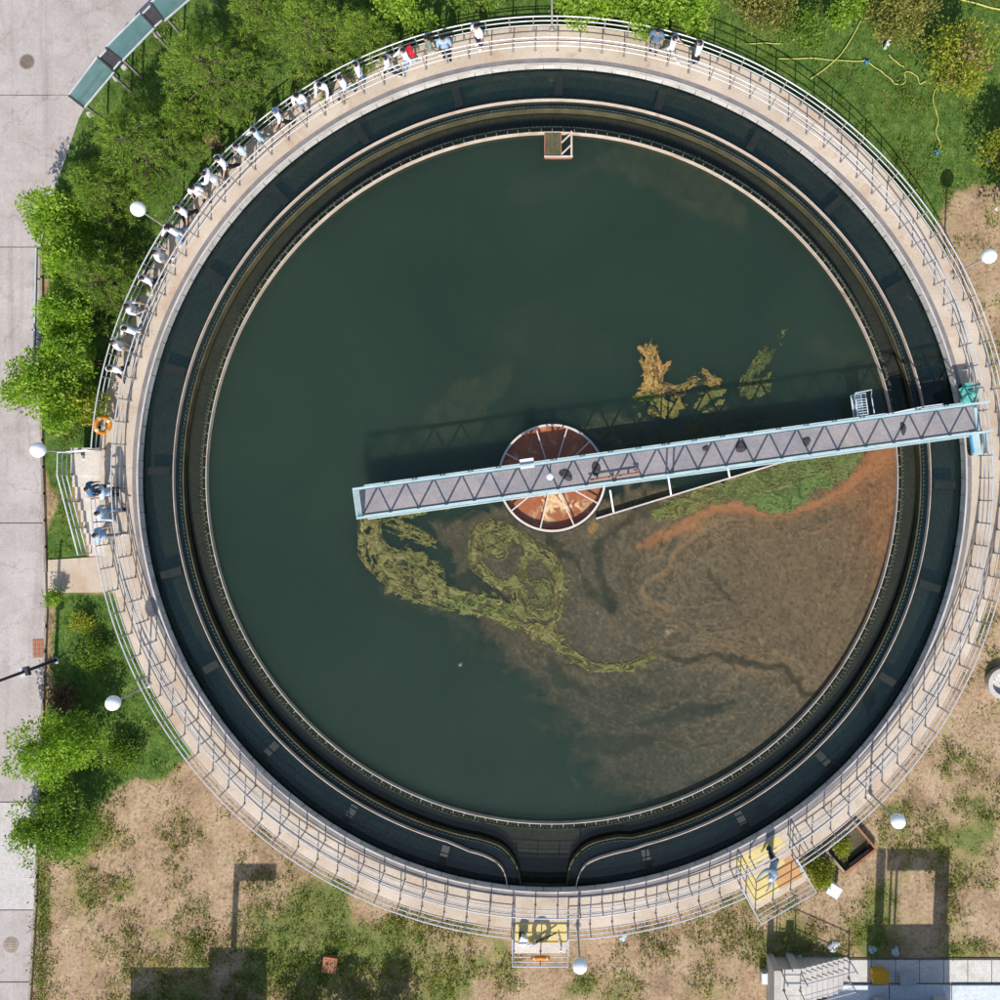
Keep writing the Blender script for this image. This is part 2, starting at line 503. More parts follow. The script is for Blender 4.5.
# ------------------------------------------------------------------ ground
GREEN = [  # lush areas, in photo-plan pixels at ground level
    [(95, 95), (190, -60), (560, -60), (560, 60), (310, 130), (180, 270), (130, 400), (100, 450), (40, 450), (44, 240), (62, 170)],
    [(540, -60), (1060, -60), (1060, 190), (960, 195), (925, 250), (860, 175), (750, 80), (640, 60), (540, 60)],
    [(47, 592), (125, 592), (145, 650), (170, 700), (190, 735), (165, 775), (120, 790), (60, 850), (44, 800)],
    [(47, 450), (75, 450), (85, 560), (48, 560)],
]
WEEDY = [(430, 960, 60), (300, 930, 60), (210, 960, 50), (130, 940, 40), (90, 900, 30), (250, 975, 70), (360, 985, 60), (660, 945, 32), (740, 925, 34), (700, 930, 26),
         (950, 920, 30), (965, 870, 30), (940, 840, 40), (900, 830, 30), (958, 950, 28), (985, 800, 40), (820, 860, 30), (860, 930, 40), (800, 940, 40),
         (985, 360, 30), (975, 620, 24), (995, 660, 20), (950, 760, 20), (330, 900, 30), (450, 930, 24), (180, 830, 18), (120, 885, 18), (42, 930, 14), (42, 880, 12), (42, 985, 14), (585, 985, 20), (100, 830, 30), (500, 975, 30), (952, 900, 26), (955, 950, 24), (962, 800, 24), (975, 770, 26), (42, 900, 14), (42, 960, 14), (42, 1000, 16), (400, 960, 60), (340, 975, 60), (300, 985, 60), (230, 990, 60), (160, 990, 50), (760, 945, 26), (700, 990, 30), (620, 990, 24)]

def ground_masks(X, Y, n1):
    g = np.full(X.shape, -1e3)
    for p in GREEN:
        g = np.maximum(g, poly_d(X, Y, p))
    lush = sm(g + (n1 - 0.5) * 38, -10, 10)
    wd = np.zeros(X.shape)
    for (x, y, r) in WEEDY:
        wd = np.maximum(wd, 1 - np.hypot(X - x, Y - y) / (r * 1.5))
    wd = np.clip(wd, 0, 1)
    return lush, wd

def make_ground():
    step = 4.0
    xs = np.arange(-60, 1064, step); ys = np.arange(-60, 1064, step)
    X, Y = np.meshgrid(xs, ys)
    n1 = fbm(X.shape, 14, 5); n2 = fbm(X.shape, 30, 9)
    lush, wd = ground_masks(X, Y, n1)
    grass = np.clip(lush + sm(wd + (n1 - 0.5) * 2.2, 0.15, 1.0) * 0.44 + sm(n1, 0.5, 0.72) * 0.10, 0, 1)
    z = ZG + (n2 - 0.5) * 0.06 + (n1 - 0.5) * 0.03
    k = (CAMZ - ZG) / FPX
    WX = (X - CX) * k; WY = -(Y - CY) * k
    # keep the sheet flat under roads and beneath the tank
    rr = np.hypot(WX, WY)
    z = np.where(rr < 17.2, ZG - 0.02, z)
    z = np.where(X < 50, ZG - 0.05, z)
    h, w = X.shape
    verts = np.stack([WX, WY, z], -1).reshape(-1, 3)
    idx = np.arange(h * w).reshape(h, w)
    faces = np.stack([idx[:-1, :-1], idx[1:, :-1], idx[1:, 1:], idx[:-1, 1:]], -1).reshape(-1, 4).tolist()
    vl = verts.tolist()
    # outer skirt to the horizon
    x0, x1, y0, y1 = WX[0, 0], WX[0, -1], WY[-1, 0], WY[0, 0]
    B_ = 700.0
    n0 = len(vl)
    zz = ZG - 0.02
    vl += [(x0, y0, zz), (x1, y0, zz), (x1, y1, zz), (x0, y1, zz), (-B_, -B_, zz), (B_, -B_, zz), (B_, B_, zz), (-B_, B_, zz)]
    faces += [[n0 + 4, n0 + 5, n0 + 1, n0], [n0 + 5, n0 + 6, n0 + 2, n0 + 1], [n0 + 6, n0 + 7, n0 + 3, n0 + 2], [n0 + 7, n0 + 4, n0, n0 + 3]]
    me = bpy.data.meshes.new('ground')
    me.from_pydata(vl, [], faces)
    a = me.attributes.new('grass', 'FLOAT', 'POINT')
    vals = np.concatenate([grass.reshape(-1), np.full(8, 0.4)]).astype(np.float32)
    a.data.foreach_set('value', vals)
    m, nt, N, L, B = nodes_of('ground_soil_and_turf')
    g = N.new('ShaderNodeNewGeometry'); pos = g.outputs['Position']
    at = N.new('ShaderNodeAttribute'); at.attribute_name = 'grass'
    d1 = noise(N, L, 0.8, 6, 0.65, pos, 0.4)
    rd = ramp(N, [(0.28, C(150, 125, 98)), (0.5, C(188, 160, 130)), (0.75, C(207, 181, 152))])
    L.new(d1.outputs[0], rd.inputs[0])
    d2 = noise(N, L, 7.0, 6, 0.7, pos)
    rd2 = ramp(N, [(0.36, (0.66, 0.63, 0.6, 1)), (0.56, (1.07, 1.05, 1.03, 1))])
    L.new(d2.outputs[0], rd2.inputs[0])
    dirt = mixc(N, L, 1.0, rd.outputs[0], rd2.outputs[0], 'MULTIPLY')
    # dry grass cast on the bare soil
    d3 = noise(N, L, 1.6, 7, 0.7, pos, 0.5)
    rd3 = ramp(N, [(0.5, (0, 0, 0, 1)), (0.68, (0.75, 0.75, 0.75, 1))])
    L.new(d3.outputs[0], rd3.inputs[0])
    dirt = mixc(N, L, rd3.outputs[0], dirt, C(172, 154, 108))
    g1 = noise(N, L, 2.2, 6, 0.7, pos, 0.3)
    rg = ramp(N, [(0.3, C(62, 92, 38)), (0.52, C(94, 122, 54)), (0.75, C(136, 150, 80))])
    L.new(g1.outputs[0], rg.inputs[0])
    g2 = noise(N, L, 22.0, 4, 0.7, pos)
    ad = N.new('ShaderNodeMath'); ad.operation = 'ADD'
    sb = N.new('ShaderNodeMath'); sb.operation = 'MULTIPLY_ADD'; sb.inputs[1].default_value = 0.9; sb.inputs[2].default_value = -0.45
    L.new(g2.outputs[0], sb.inputs[0]); L.new(at.outputs['Fac'], ad.inputs[0]); L.new(sb.outputs[0], ad.inputs[1])
    cl = ramp(N, [(0.35, (0, 0, 0, 1)), (0.65, (1, 1, 1, 1))])
    L.new(ad.outputs[0], cl.inputs[0])
    ol = ramp(N, [(0.16, (0, 0, 0, 1)), (0.42, (1, 1, 1, 1))])
    L.new(ad.outputs[0], ol.inputs[0])
    go = noise(N, L, 1.1, 5, 0.7, pos, 0.5)
    ro = ramp(N, [(0.35, C(112, 112, 58)), (0.55, C(150, 142, 78)), (0.7, C(172, 160, 84))])
    L.new(go.outputs[0], ro.inputs[0])
    half = mixc(N, L, 0.62, dirt, ro.outputs[0])
    dirt = mixc(N, L, ol.outputs[0], dirt, half)
    col = mixc(N, L, cl.outputs[0], dirt, rg.outputs[0])
    L.new(col, B.inputs['Base Color'])
    B.inputs['Roughness'].default_value = 0.95
    B.inputs['Specular IOR Level'].default_value = 0.1
    bp = N.new('ShaderNodeBump'); bp.inputs['Strength'].default_value = 0.6; bp.inputs['Distance'].default_value = 0.05
    nb = noise(N, L, 6.0, 7, 0.7, pos)
    L.new(nb.outputs[0], bp.inputs['Height']); L.new(bp.outputs[0], B.inputs['Normal'])
    me.materials.append(m)
    o = link_mesh('ground', me)
    tag(o, kind='structure')
make_ground()

# ------------------------------------------------------------------ road of concrete slabs
def make_road():
    z1 = ZG + 0.03
    base = MB()
    poly = [(-700, -700), (230, -700), (205, -40), (150, 25), (100, 82), (80, 118), (64, 165), (50, 205), (42, 245), (42, 440), (47, 600), (36, 900), (30, 1000), (20, 1500), (-700, 1500)]
    base.prism([P2(x, y, ZG) for x, y in poly], ZG - 0.05, ZG + 0.004)
    road = base.build('road', M['joint'])
    tag(road, kind='structure')
    ys = [-500, -150, 95, 247, 523, 802, 910, 982, 1200]
    edge = [(-500, 222), (-40, 204), (25, 149), (82, 99), (118, 79), (165, 63), (205, 49), (245, 41), (440, 41), (600, 46), (900, 35), (1000, 29), (1500, 19)]
    def ex(y):
        return float(np.interp(y, [e[0] for e in edge], [e[1] for e in edge]))
    for i in range(len(ys) - 1):
        y0, y1 = ys[i] + 0.5, ys[i + 1] - 0.5
        yy = sorted([y0, y1] + [e[0] for e in edge if y0 < e[0] < y1])
        p = [(-300, y0)] + [(ex(y), y) for y in yy] + [(-300, y1)]
        mb = MB().prism([P2(x, y, z1) for x, y in p], ZG, z1 + (0.003 if i % 2 else 0))
        mb.build('slab', M['road_light'] if i == 5 else M['road'], road)
    # kerb along the verge, in stones
    path = [(42.5, 250), (42.5, 440), (47.6, 600), (36.6, 900), (30, 1010)]
    kerb = empty('kerb'); tag(kerb, kind='structure')
    pts = [W(x, y, ZG) for x, y in path]
    for i in range(len(pts) - 1):
        a, b = pts[i], pts[i + 1]
        n = max(1, int((b - a).length / 0.95))
        for q in range(n):
            p0 = a.lerp(b, q / n + 0.008); p1 = a.lerp(b, (q + 1) / n - 0.008)
            if i == 1 and q > n * 0.72: continue
            MB().bar(Vector((p0.x, p0.y, ZG + 0.02)), Vector((p1.x, p1.y, ZG + 0.02)), 0.09, 0.2).build('kerb_stone', M['kerb'], kerb)
    # manhole covers
    def manhole(px, py, r, label, mt='iron'):
        e = empty('manhole_cover', W(px, py, z1))
        MB().lathe([(r, -0.02), (r, 0.012), (r - 0.05, 0.012), (r - 0.05, 0.004)], n=28).build('rim', M['kerb'], e)
        d = MB().lathe([(r - 0.055, -0.02), (r - 0.055, 0.008), (0.001, 0.009)], n=28)
        for k in range(5):
            d.box((0, (k - 2) * 0.1, 0.011), (r * 0.9 if k in (0, 4) else r * 1.25, 0.035, 0.012))
        d.build('lid', M[mt], e)
        tag(e, label, 'manhole')
    manhole(27, 62, 0.31, 'round brown iron manhole cover in the road near the top left')
    manhole(11, 945, 0.31, 'pale round manhole cover set in the light new concrete patch', 'kerb')
    # drain grate of small slabs beside the kerb
    e = empty('drain_grate', W(38.5, 648.5, z1), R(3)); tag(e, 'small rust brown road drain grate beside the kerb', 'drain grate')
    MB().box((0, 0, -0.005), (0.48, 0.74, 0.02)).build('frame', M['kerb'], e)
    bar = MB().box((0, 0, 0), (0.11, 0.17, 0.02)).mesh('bar', M['brick_red'])
    for i in range(3):
        for j in range(4):
            inst('grate_cell', bar, ((i - 1) * 0.145, (j - 1.5) * 0.185, 0.012), 0, e)
    # concrete path from the road to the stairs
    p = [(48, 560), (108, 556), (112, 570), (116, 592), (48, 593)]
    path_o = MB().prism([P2(x, y, ZG + 0.05) for x, y in p], ZG - 0.1, ZG + 0.06).build('path', M['walk'])
    tag(path_o, kind='structure')
make_road()

# ------------------------------------------------------------------ the settling tank
RIN, ROUT = 16.10, 17.57
tank = empty('settling_tank'); tag(tank, 'large round concrete settling tank with a beige walkway around its rim', 'settling tank')
NSEG = 288
MB().lathe([(RIN + 0.05, -3.4), (RIN + 0.05, -0.03), (16.13, -0.03), (16.13, 0.0), (ROUT, 0.0), (ROUT, -0.16), (ROUT - 0.35, -0.2), (ROUT - 0.35, -3.4)], n=NSEG).build('walkway_slab', M['walk'], tank)
MB().lathe([(RIN - 0.02, -0.06), (RIN - 0.02, 0.035), (16.145, 0.035), (16.145, -0.06)], n=NSEG).build('rim_kerb', M['kerbwhite'], tank)
MB().lathe([(16.17, 0.001), (16.17, 0.006), (16.32, 0.006), (16.32, 0.001)], n=NSEG).build('wheel_track', M['track'], tank)
MB().lathe([(RIN + 0.045, -3.3), (RIN + 0.045, -0.44)], n=NSEG).build('wet_wall', M['wetwall'], tank)
MB().lathe([(0.01, -3.3), (17.0, -3.2)], n=64).build('tank_floor', M['floor'], tank)
# cast wall panels on the inner face
npan = 150
pan_me = []
for v in range(3):
    da = 360.0 / npan
    mb = MB().lathe([(RIN + 0.04, -0.06), (RIN - 0.012 + v * 0.006, -0.06), (RIN - 0.012 + v * 0.006, -0.40 - 0.02 * v), (RIN + 0.04, -0.40 - 0.02 * v)], n=3, a0=0.05, a1=da - 0.05)
    me = mb.mesh('wall_panel', M['panel'])
    pan_me.append(me)
for i in range(npan):
    inst('wall_panel', pan_me[rnd.randrange(3)], (0, 0, 0), R(i * 360.0 / npan), tank)
# submerged beams bridging the outer channel
sb = MB().box((15.5, 0, -0.076), (0.86, 0.30, 0.16)).mesh('channel_beam', M['wet_beam'])
for i in range(24):
    if i == 18: continue
    inst('channel_beam', sb, (0, 0, ZW), R(-1 + 15 * i), tank)

def to_m(pts, z):
    return [P2(x, y, z) for x, y in pts]

RW_I, RW_O, RB_I, RB_O = 13.78, 14.58, 13.55, 14.86
wr = to_m([(620, 839), (603, 842), (590, 846), (580, 853), (573, 862), (569, 872), (567.5, 888)], -0.45)
wl = to_m([(520, 888), (518, 873), (514, 864), (508, 855), (500, 848), (490, 844), (478, 840.5)], -0.45)
br = to_m([(632, 848.5), (620, 851), (605, 855), (595, 858.5), (586, 863), (580.5, 870), (577, 880), (576, 887)], -0.45)
bl = to_m([(507.5, 887), (506, 876), (503, 868), (498, 862), (490, 857), (480, 853), (470, 850.5)], -0.45)

def arc(r, a0, a1, n):
    return [(r * math.cos(R(a0 + (a1 - a0) * i / n)), r * math.sin(R(a0 + (a1 - a0) * i / n))) for i in range(n + 1)]
def smooth_path(p, it=2):
    for _ in range(it):
        q = [p[0]]
        for a, b in zip(p[:-1], p[1:]):
            q += [(a[0] * .75 + b[0] * .25, a[1] * .75 + b[1] * .25), (a[0] * .25 + b[0] * .75, a[1] * .25 + b[1] * .75)]
        p = q + [p[-1]]
    return p
# ccw from the right side of the outlet (about -79 deg) round to the left (about -102 deg)
weir_path = smooth_path(wr[::-1], 2) + arc(RW_O, -77.5, 255.5, 300) + smooth_path(wl[::-1], 2)
baf_path = smooth_path(br[::-1], 2) + arc(RB_O, -75.5, 254, 300) + smooth_path(bl[::-1], 2)

launder = empty('launder_channel'); tag(launder, 'mossy concrete overflow channel ringing the inside of the tank, with notched weirs', 'channel')
MB().wall(arc(RW_I, 0, 360, 300)[:-1], 0.10, -1.6, ZW - 0.01, closed=True).build('inner_channel_wall', M['moss_wall'], launder)
MB().wall(weir_path, 0.10, -1.6, ZW - 0.01).build('outer_channel_wall', M['moss_wall'], launder)

def serrated(path, z0, z1, step, closed=False):
    P = [Vector(p) for p in path]
    if closed: P.append(P[0])
    L_ = [0]
    for a, b in zip(P[:-1], P[1:]): L_.append(L_[-1] + (b - a).length)
    n = int(L_[-1] / step)
    xs = np.interp(np.linspace(0, L_[-1], 2 * n + 1), L_, [p.x for p in P])
    ys = np.interp(np.linspace(0, L_[-1], 2 * n + 1), L_, [p.y for p in P])
    mb = MB()
    vs = []; fs = []
    for i in range(2 * n + 1):
        r = math.hypot(xs[i], ys[i])
        for s in (1 - 0.012 / r, 1 + 0.012 / r):
            vs.append((xs[i] * s, ys[i] * s, z0)); vs.append((xs[i] * s, ys[i] * s, z1 if i % 2 else z1 - 0.07))
    for i in range(2 * n):
        a, b = i * 4, i * 4 + 4
        fs += [(a, b, b + 1, a + 1), (a + 2, a + 3, b + 3, b + 2), (a + 1, b + 1, b + 3, a + 3)]
    mb.add(vs, fs)
    return mb
inner_plate = arc(RW_I + 0.064, 0, 360, 300)[:-1]
serrated(inner_plate, ZW - 0.14, ZW + 0.07, 0.16, True).build('notched_weir_plate', M['weir'], launder)
def offset_path(path, d):
    out = []
    for i in range(len(path)):
        a = Vector(path[max(i - 1, 0)]); b = Vector(path[min(i + 1, len(path) - 1)])
        t = (b - a).normalized(); nn = Vector((t.y, -t.x))
        p = Vector(path[i]) + nn * d
        out.append((p.x, p.y))
    return out
serrated(offset_path(weir_path, 0.064), ZW - 0.14, ZW + 0.07, 0.16).build('notched_weir_plate', M['weir'], launder)
# channel floor
ang_path = [math.degrees(math.atan2(p[1], p[0])) for p in weir_path]
def trough_sheet(z, inner, m_out):
    mb = MB(); vs = []; fs = []
    n = len(weir_path)
    for p in weir_path:
        a = math.atan2(p[1], p[0]); r = math.hypot(*p)
        vs.append((inner * math.cos(a), inner * math.sin(a), z)); vs.append((r * math.cos(a), r * math.sin(a), z))
    for i in range(n - 1): fs.append((2 * i, 2 * i + 1, 2 * i + 3, 2 * i + 2))
    mb.add(vs, fs)
    a0 = ang_path[-1]; a1 = ang_path[0]
    a0 = a0 if a0 < 0 else a0 - 360
    q = []
    for i in range(13):
        a = R(a0 + (a1 - a0) * i / 12)
        q += [(inner * math.cos(a), inner * math.sin(a), z), ((RIN + 0.03) * math.cos(a), (RIN + 0.03) * math.sin(a), z)]
    mb.add(q, [(2 * i, 2 * i + 1, 2 * i + 3, 2 * i + 2) for i in range(12)])
    return mb
trough_sheet(-1.25, RW_I, 0).build('channel_floor', M['trough'], launder)
tag(trough_sheet(-0.88, RW_I + 0.04, 0).build('channel_water', M['water_tr']), kind='structure')
# outer annulus water
mb = MB(); vs = []
for p in weir_path:
    a = math.atan2(p[1], p[0]); r = math.hypot(*p)
    vs += [(r * math.cos(a), r * math.sin(a), ZW), ((RIN + 0.04) * math.cos(a), (RIN + 0.04) * math.sin(a), ZW)]
mb.add(vs, [(2 * i, 2 * i + 1, 2 * i + 3, 2 * i + 2) for i in range(len(weir_path) - 1)])
tag(mb.build('outer_water', M['water_ch']), kind='structure')
tag(MB().lathe([(2.085, ZW), (7.0, ZW), (RW_I, ZW)], n=200).build('basin_water', M['water']), kind='structure')

# scum baffles
baf = empty('scum_baffle'); tag(baf, 'thin pale rusty ring baffle around the open water, with small brackets outside', 'baffle')
MB().wall(arc(RB_I, 0, 360, 300)[:-1], 0.028, -0.95, ZW + 0.27, closed=True).build('baffle_plate', M['baffle'], baf)
brk = MB().box((RB_I + 0.075, 0, ZW + 0.25), (0.12, 0.018, 0.018)).box((RB_I + 0.028, 0, ZW + 0.17), (0.02, 0.04, 0.14)).mesh('bracket', M['bracket'])
for i in range(196):
    inst('bracket', brk, (0, 0, 0), R(i * 360 / 196 + rnd.uniform(-.1, .1)), baf)
baf2 = empty('outer_baffle'); tag(baf2, 'slim pale plate baffle running just outside the overflow channel', 'baffle')
MB().wall(baf_path, 0.028, -1.0, ZW + 0.22).build('baffle_plate', M['baffle'], baf2)

# scum box on the baffle at the far side
sbx = empty('scum_box', W(558, 145, -0.4), 0); tag(sbx, 'small rusty scum box hanging on the ring baffle, half covered with mossy planks', 'scum box')
for c, s in (((0, -0.5, -0.05), (1.04, 0.04, 0.35)), ((-0.52, 0, -0.05), (0.04, 1.0, 0.35)), ((0.52, 0, -0.05), (0.06, 1.0, 0.35)), ((0.12, 0, -0.05), (0.04, 0.96, 0.33))):
    MB().box(c, s).build('side_plate', M['rust'], sbx)
MB().box((0.02, -0.5, 0.135), (1.12, 0.07, 0.02)).build('rim_strip', M['well_rim'], sbx)
MB().box((0.53, 0, 0.137), (0.07, 1.0, 0.02)).build('rim_strip', M['baffle'], sbx)
MB().box((0.3, 0, -0.19), (0.36, 0.94, 0.02)).build('box_floor', M['black'], sbx)
MB().bar((0.14, 0.05, 0.1), (0.5, 0.4, 0.1), 0.05, 0.04).build('brace', M['well_rim'], sbx)
MB().bar((0.14, -0.4, 0.1), (0.5, -0.05, 0.1), 0.05, 0.04).build('brace', M['well_rim'], sbx)
for i in range(3):
    MB().box((-0.4 + i * 0.2, 0, 0.13), (0.19, 0.95, 0.03)).build('plank', M['moss_wall'], sbx)

# ------------------------------------------------------------------ centre well
well = empty('feed_well'); tag(well, 'round rusty orange feed well with radial spokes in the middle of the water', 'feed well')
WR = 2.08
MB().wall(arc(WR, 0, 360, 96)[:-1], 0.03, -1.1, -0.36, closed=True).build('well_wall', M['rust'], well)
MB().wall(arc(WR, 0, 360, 96)[:-1], 0.085, -0.359, -0.33, closed=True).build('well_rim', M['well_rim'], well)
for a in (8, 44, 73, 108, 152, 187, 219, 257, 295, 331):
    MB().bar(pol(0.5, a, -0.33), pol(WR - 0.03, a, -0.345), 0.05, 0.05).build('spoke', M['well_rim'], well)
MB().lathe([(0.001, 0.2), (0.5, 0.2), (0.52, 0.1), (0.62, 0.05), (0.62, -0.3), (0.35, -0.35), (0.35, -2.0)], n=40).build('centre_column', M['well_rim'], well)
w_o = MB().lathe([(0.3, -0.64), (WR - 0.02, -0.64)], n=96).build('well_water', M['water_rust'])
tag(w_o, kind='structure')

# ------------------------------------------------------------------ bridge
BANG = R(7.83)
bridge = empty('scraper_bridge', (0, 0.05, 0), BANG); tag(bridge, 'long pale cyan truss bridge reaching from the rim across the middle of the tank', 'bridge')
BX0, BX1, BH = -7.42, 16.42, 0.545
Z0, Z1 = 0.40, 1.52
MB().box(((BX0 + BX1) / 2, 0, Z0 - 0.03), (BX1 - BX0 - 0.06, 2 * BH - 0.13, 0.04)).build('deck', M['deck'], bridge)
for s in (-1, 1):
    MB().box(((BX0 + BX1) / 2, s * BH, Z0 - 0.04), (BX1 - BX0, 0.12, 0.2)).build('lower_chord', M['cyan'], bridge)
    MB().box(((BX0 + BX1) / 2 + 0.05, s * BH, Z1), (BX1 - BX0 + 0.1, 0.085, 0.085)).build('upper_chord', M['cyan'], bridge)
    MB().box(((BX0 + BX1) / 2, s * (BH + (0.10)), Z0 + 0.05), (BX1 - BX0 - 0.4, 0.05, 0.05)).build('cable_tray', M['cyan'], bridge)
npan_b = 44
dx = (BX1 - BX0) / npan_b
up = MB().bar((0, 0, Z0 + 0.06), (dx, 0, Z1 - 0.043), 0.05).mesh('diagonal', M['cyan'])
dn = MB().bar((0, 0, Z1 - 0.043), (dx, 0, Z0 + 0.06), 0.05).mesh('diagonal', M['cyan'])
for s in (-1, 1):
    for i in range(npan_b):
        inst('diagonal', up if i % 2 == 0 else dn, (BX0 + i * dx, s * BH, 0), 0, bridge)
ub = MB().box((0, 0, (Z0 + Z1) / 2), (0.06, 0.06, Z1 - Z0 - 0.1)).mesh('upright', M['cyan'])
for s in (-1, 1):
    for x in (BX0 + 0.03, 4.35, 4.62, BX1 - 0.03):
        inst('upright', ub, (x, s * (BH + 0.002), 0), 0, bridge)
for z in (0.62, 0.92, 1.22, 1.52):
    MB().box((BX0 + 0.02, 0, z), (0.045, 2 * BH - 0.1, 0.045)).build('end_rail', M['cyan'], bridge)
MB().box((BX1 + 0.02, 0, Z0 - 0.05), (0.12, 2 * BH - 0.13, 0.3)).build('end_beam', M['cyan'], bridge)
for x in (-5.5, -2.8, 0.2, 5.5, 9.0, 12.0):
    MB().box((x, -BH - 0.09, Z0 - 0.05), (0.06, 0.07, 0.12)).build('bolt_plate', M['white'], bridge)
# end carriage with wheels and drive
for s in (1, -1):
    MB().box((16.28, s * 0.95, 0.42), (0.34, 0.9, 0.16)).build('end_carriage', M['teal'] if s > 0 else M['cyan'], bridge)
    wh = MB(); q = Matrix.Rotation(R(90), 3, 'Y')
    w_l = MB().lathe([(0.05, -0.06), (0.2, -0.06), (0.2, 0.06), (0.05, 0.06)], n=24)
    wh.add([q @ Vector(p) + Vector((16.18, s * 1.2, 0.215)) for p in w_l.v], w_l.f)
    wh.build('wheel', M['black'], bridge)
drv = MB().tube([(16.02, 1.0, 0.62), (16.4, 0.92, 0.62)], [0.15, 0.13], 14)
drv.build('drive_motor', M['teal'], bridge)
MB().lathe([(0.001, 0.34), (0.15, 0.34), (0.2, 0.25), (0.2, 0.0)], c=(16.1, 0.78, 0.5), n=18).build('gearbox', M['teal'], bridge)
MB().box((15.98, 1.1, 0.72), (0.28, 0.3, 0.06), R(20)).build('motor_hood', M['teal'], bridge)
MB().bar((16.0, 1.2, 0.75), (16.62, 1.28, 0.75), 0.09, 0.06).build('linkage_arm', M['teal'], bridge)
MB().bar((16.62, 1.28, 0.72), (16.55, 0.75, 0.5), 0.05).build('linkage_arm', M['teal'], bridge)
MB().box((16.66, -0.95, 0.45), (0.12, 0.85, 0.2)).build('end_frame', M['cyan'], bridge)
MB().bar((16.1, -0.6, 0.5), (16.12, -1.3, 0.5), 0.08, 0.08).build('end_frame', M['blue'], bridge)
MB().tube([(13.0, 0.62, 0.5), (14.4, 0.72, 0.55), (15.2, 0.72, 0.6)], 0.025, 6).build('scraper_cable', M['white'], bridge)
# skimmer board hung off the bridge
bl_inv = Matrix.Rotation(-BANG, 3, 'Z')
def blocal(px, py, z):
    v = W(px, py, z) - Vector((0, 0.05, 0)); v = bl_inv @ v
    return Vector((v.x, v.y, z))
sa, sb_ = blocal(596, 518.5, -0.42), blocal(792, 459, -0.42)
MB().bar(sa, sb_, 0.055, 0.3).build('skimmer_board', M['well_rim'], bridge)
for (x0, y0, x1, y1) in ((610, 490, 613.5, 512), (668, 476, 671, 495), (727.5, 467, 729.5, 477)):
    a = blocal(x0, y0, 0.30); b = blocal(x1, y1, -0.32)
    MB().bar(a, b, 0.065, 0.065).build('hanger', M['white'], bridge)

def on_bridge(px, py, z):
    return W(px, py, z)
# things standing on the bridge
e = empty('control_box', W(527.5, 465, 1.1), BANG); tag(e, 'white metal control cabinet fixed to the bridge rail near the well', 'control box')
MB().box((0, 0.05, 0), (0.46, 0.24, 0.62)).build('cabinet', M['white'], e)
MB().box((0, 0.06, 0.33), (0.52, 0.36, 0.03), M=Matrix.Rotation(R(12), 3, 'X')).build('rain_hood', M['white'], e)
MB().box((0.12, -0.075, 0.05), (0.03, 0.02, 0.12)).build('handle', M['black'], e)
e = empty('bridge_lamp', W(550, 476.5, Z0 - 0.01)); tag(e, 'small white disc lamp on a short post in the middle of the bridge', 'lamp')
MB().tube([(0, 0, 0), (0, 0, 1.35)], 0.03, 8).build('post', M['steel_dark'], e)
MB().lathe([(0.001, 1.5), (0.1, 1.48), (0.14, 1.42), (0.14, 1.36), (0.03, 1.34)], n=24).build('lamp_head', M['white'], e)
MB().lathe([(0.12, 0), (0.12, 0.03), (0.03, 0.05)], n=16).build('base_plate', M['steel_dark'], e)
e = empty('conduit_pipe', W(613, 476, 0.62), BANG + R(-0.5)); tag(e, 'rusty brown pipe lying along the south edge of the bridge', 'pipe')
MB().tube([(-0.95, -0.03, 0), (0.8, 0.0, 0), (0.98, 0.03, 0), (1.0, 0.11, 0), (0.8, 0.13, 0)], 0.035, 8).build('tube', M['rust'], e)
for x in (-0.6, 0.0, 0.6):
    MB().box((x, -0.01, -0.1), (0.06, 0.08, 0.2)).build('clamp', M['steel_dark'], e)
def blob(px, py, rx, ry, rot, label, z=Z0 - 0.008, mat='dark', h=0.10, name='shadow_pad', cat='shadow pad'):  # by default a dark pad imitating a shadow on the deck
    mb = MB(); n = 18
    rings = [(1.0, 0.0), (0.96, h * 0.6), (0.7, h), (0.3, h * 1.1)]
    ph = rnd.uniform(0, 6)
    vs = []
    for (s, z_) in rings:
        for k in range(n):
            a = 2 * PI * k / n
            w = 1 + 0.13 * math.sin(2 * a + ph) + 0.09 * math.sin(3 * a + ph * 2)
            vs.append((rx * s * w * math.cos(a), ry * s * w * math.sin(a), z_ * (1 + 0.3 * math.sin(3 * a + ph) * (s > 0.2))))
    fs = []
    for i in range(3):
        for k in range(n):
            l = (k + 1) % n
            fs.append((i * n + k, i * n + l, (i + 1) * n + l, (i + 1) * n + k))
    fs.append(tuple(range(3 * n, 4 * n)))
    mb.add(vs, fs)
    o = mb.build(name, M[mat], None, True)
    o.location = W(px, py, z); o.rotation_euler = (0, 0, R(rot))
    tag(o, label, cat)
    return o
blob(566, 475, 0.26, 0.20, -35, 'large dark pad mimicking a shadow on the bridge deck beside the disc lamp', h=0.06)
blob(596, 469, 0.18, 0.26, -10, 'dark pad mimicking a shadow on the bridge deck by the end of the rusty pipe', h=0.06)
blob(705.5, 448.5, 0.13, 0.1, 10, 'small round dark pad mimicking a shadow on the bridge deck', h=0.05)
blob(741, 447, 0.24, 0.2, 25, 'wide dark pad mimicking a shadow on the bridge deck next to the small round pad', h=0.06)
blob(806.5, 441.5, 0.15, 0.18, 30, 'dark oval pad mimicking a shadow on the deck midway between well and rim', h=0.05)
blob(903, 428.5, 0.1, 0.27, 12, 'narrow dark pad mimicking a shadow on the deck above the overflow channel', h=0.05)
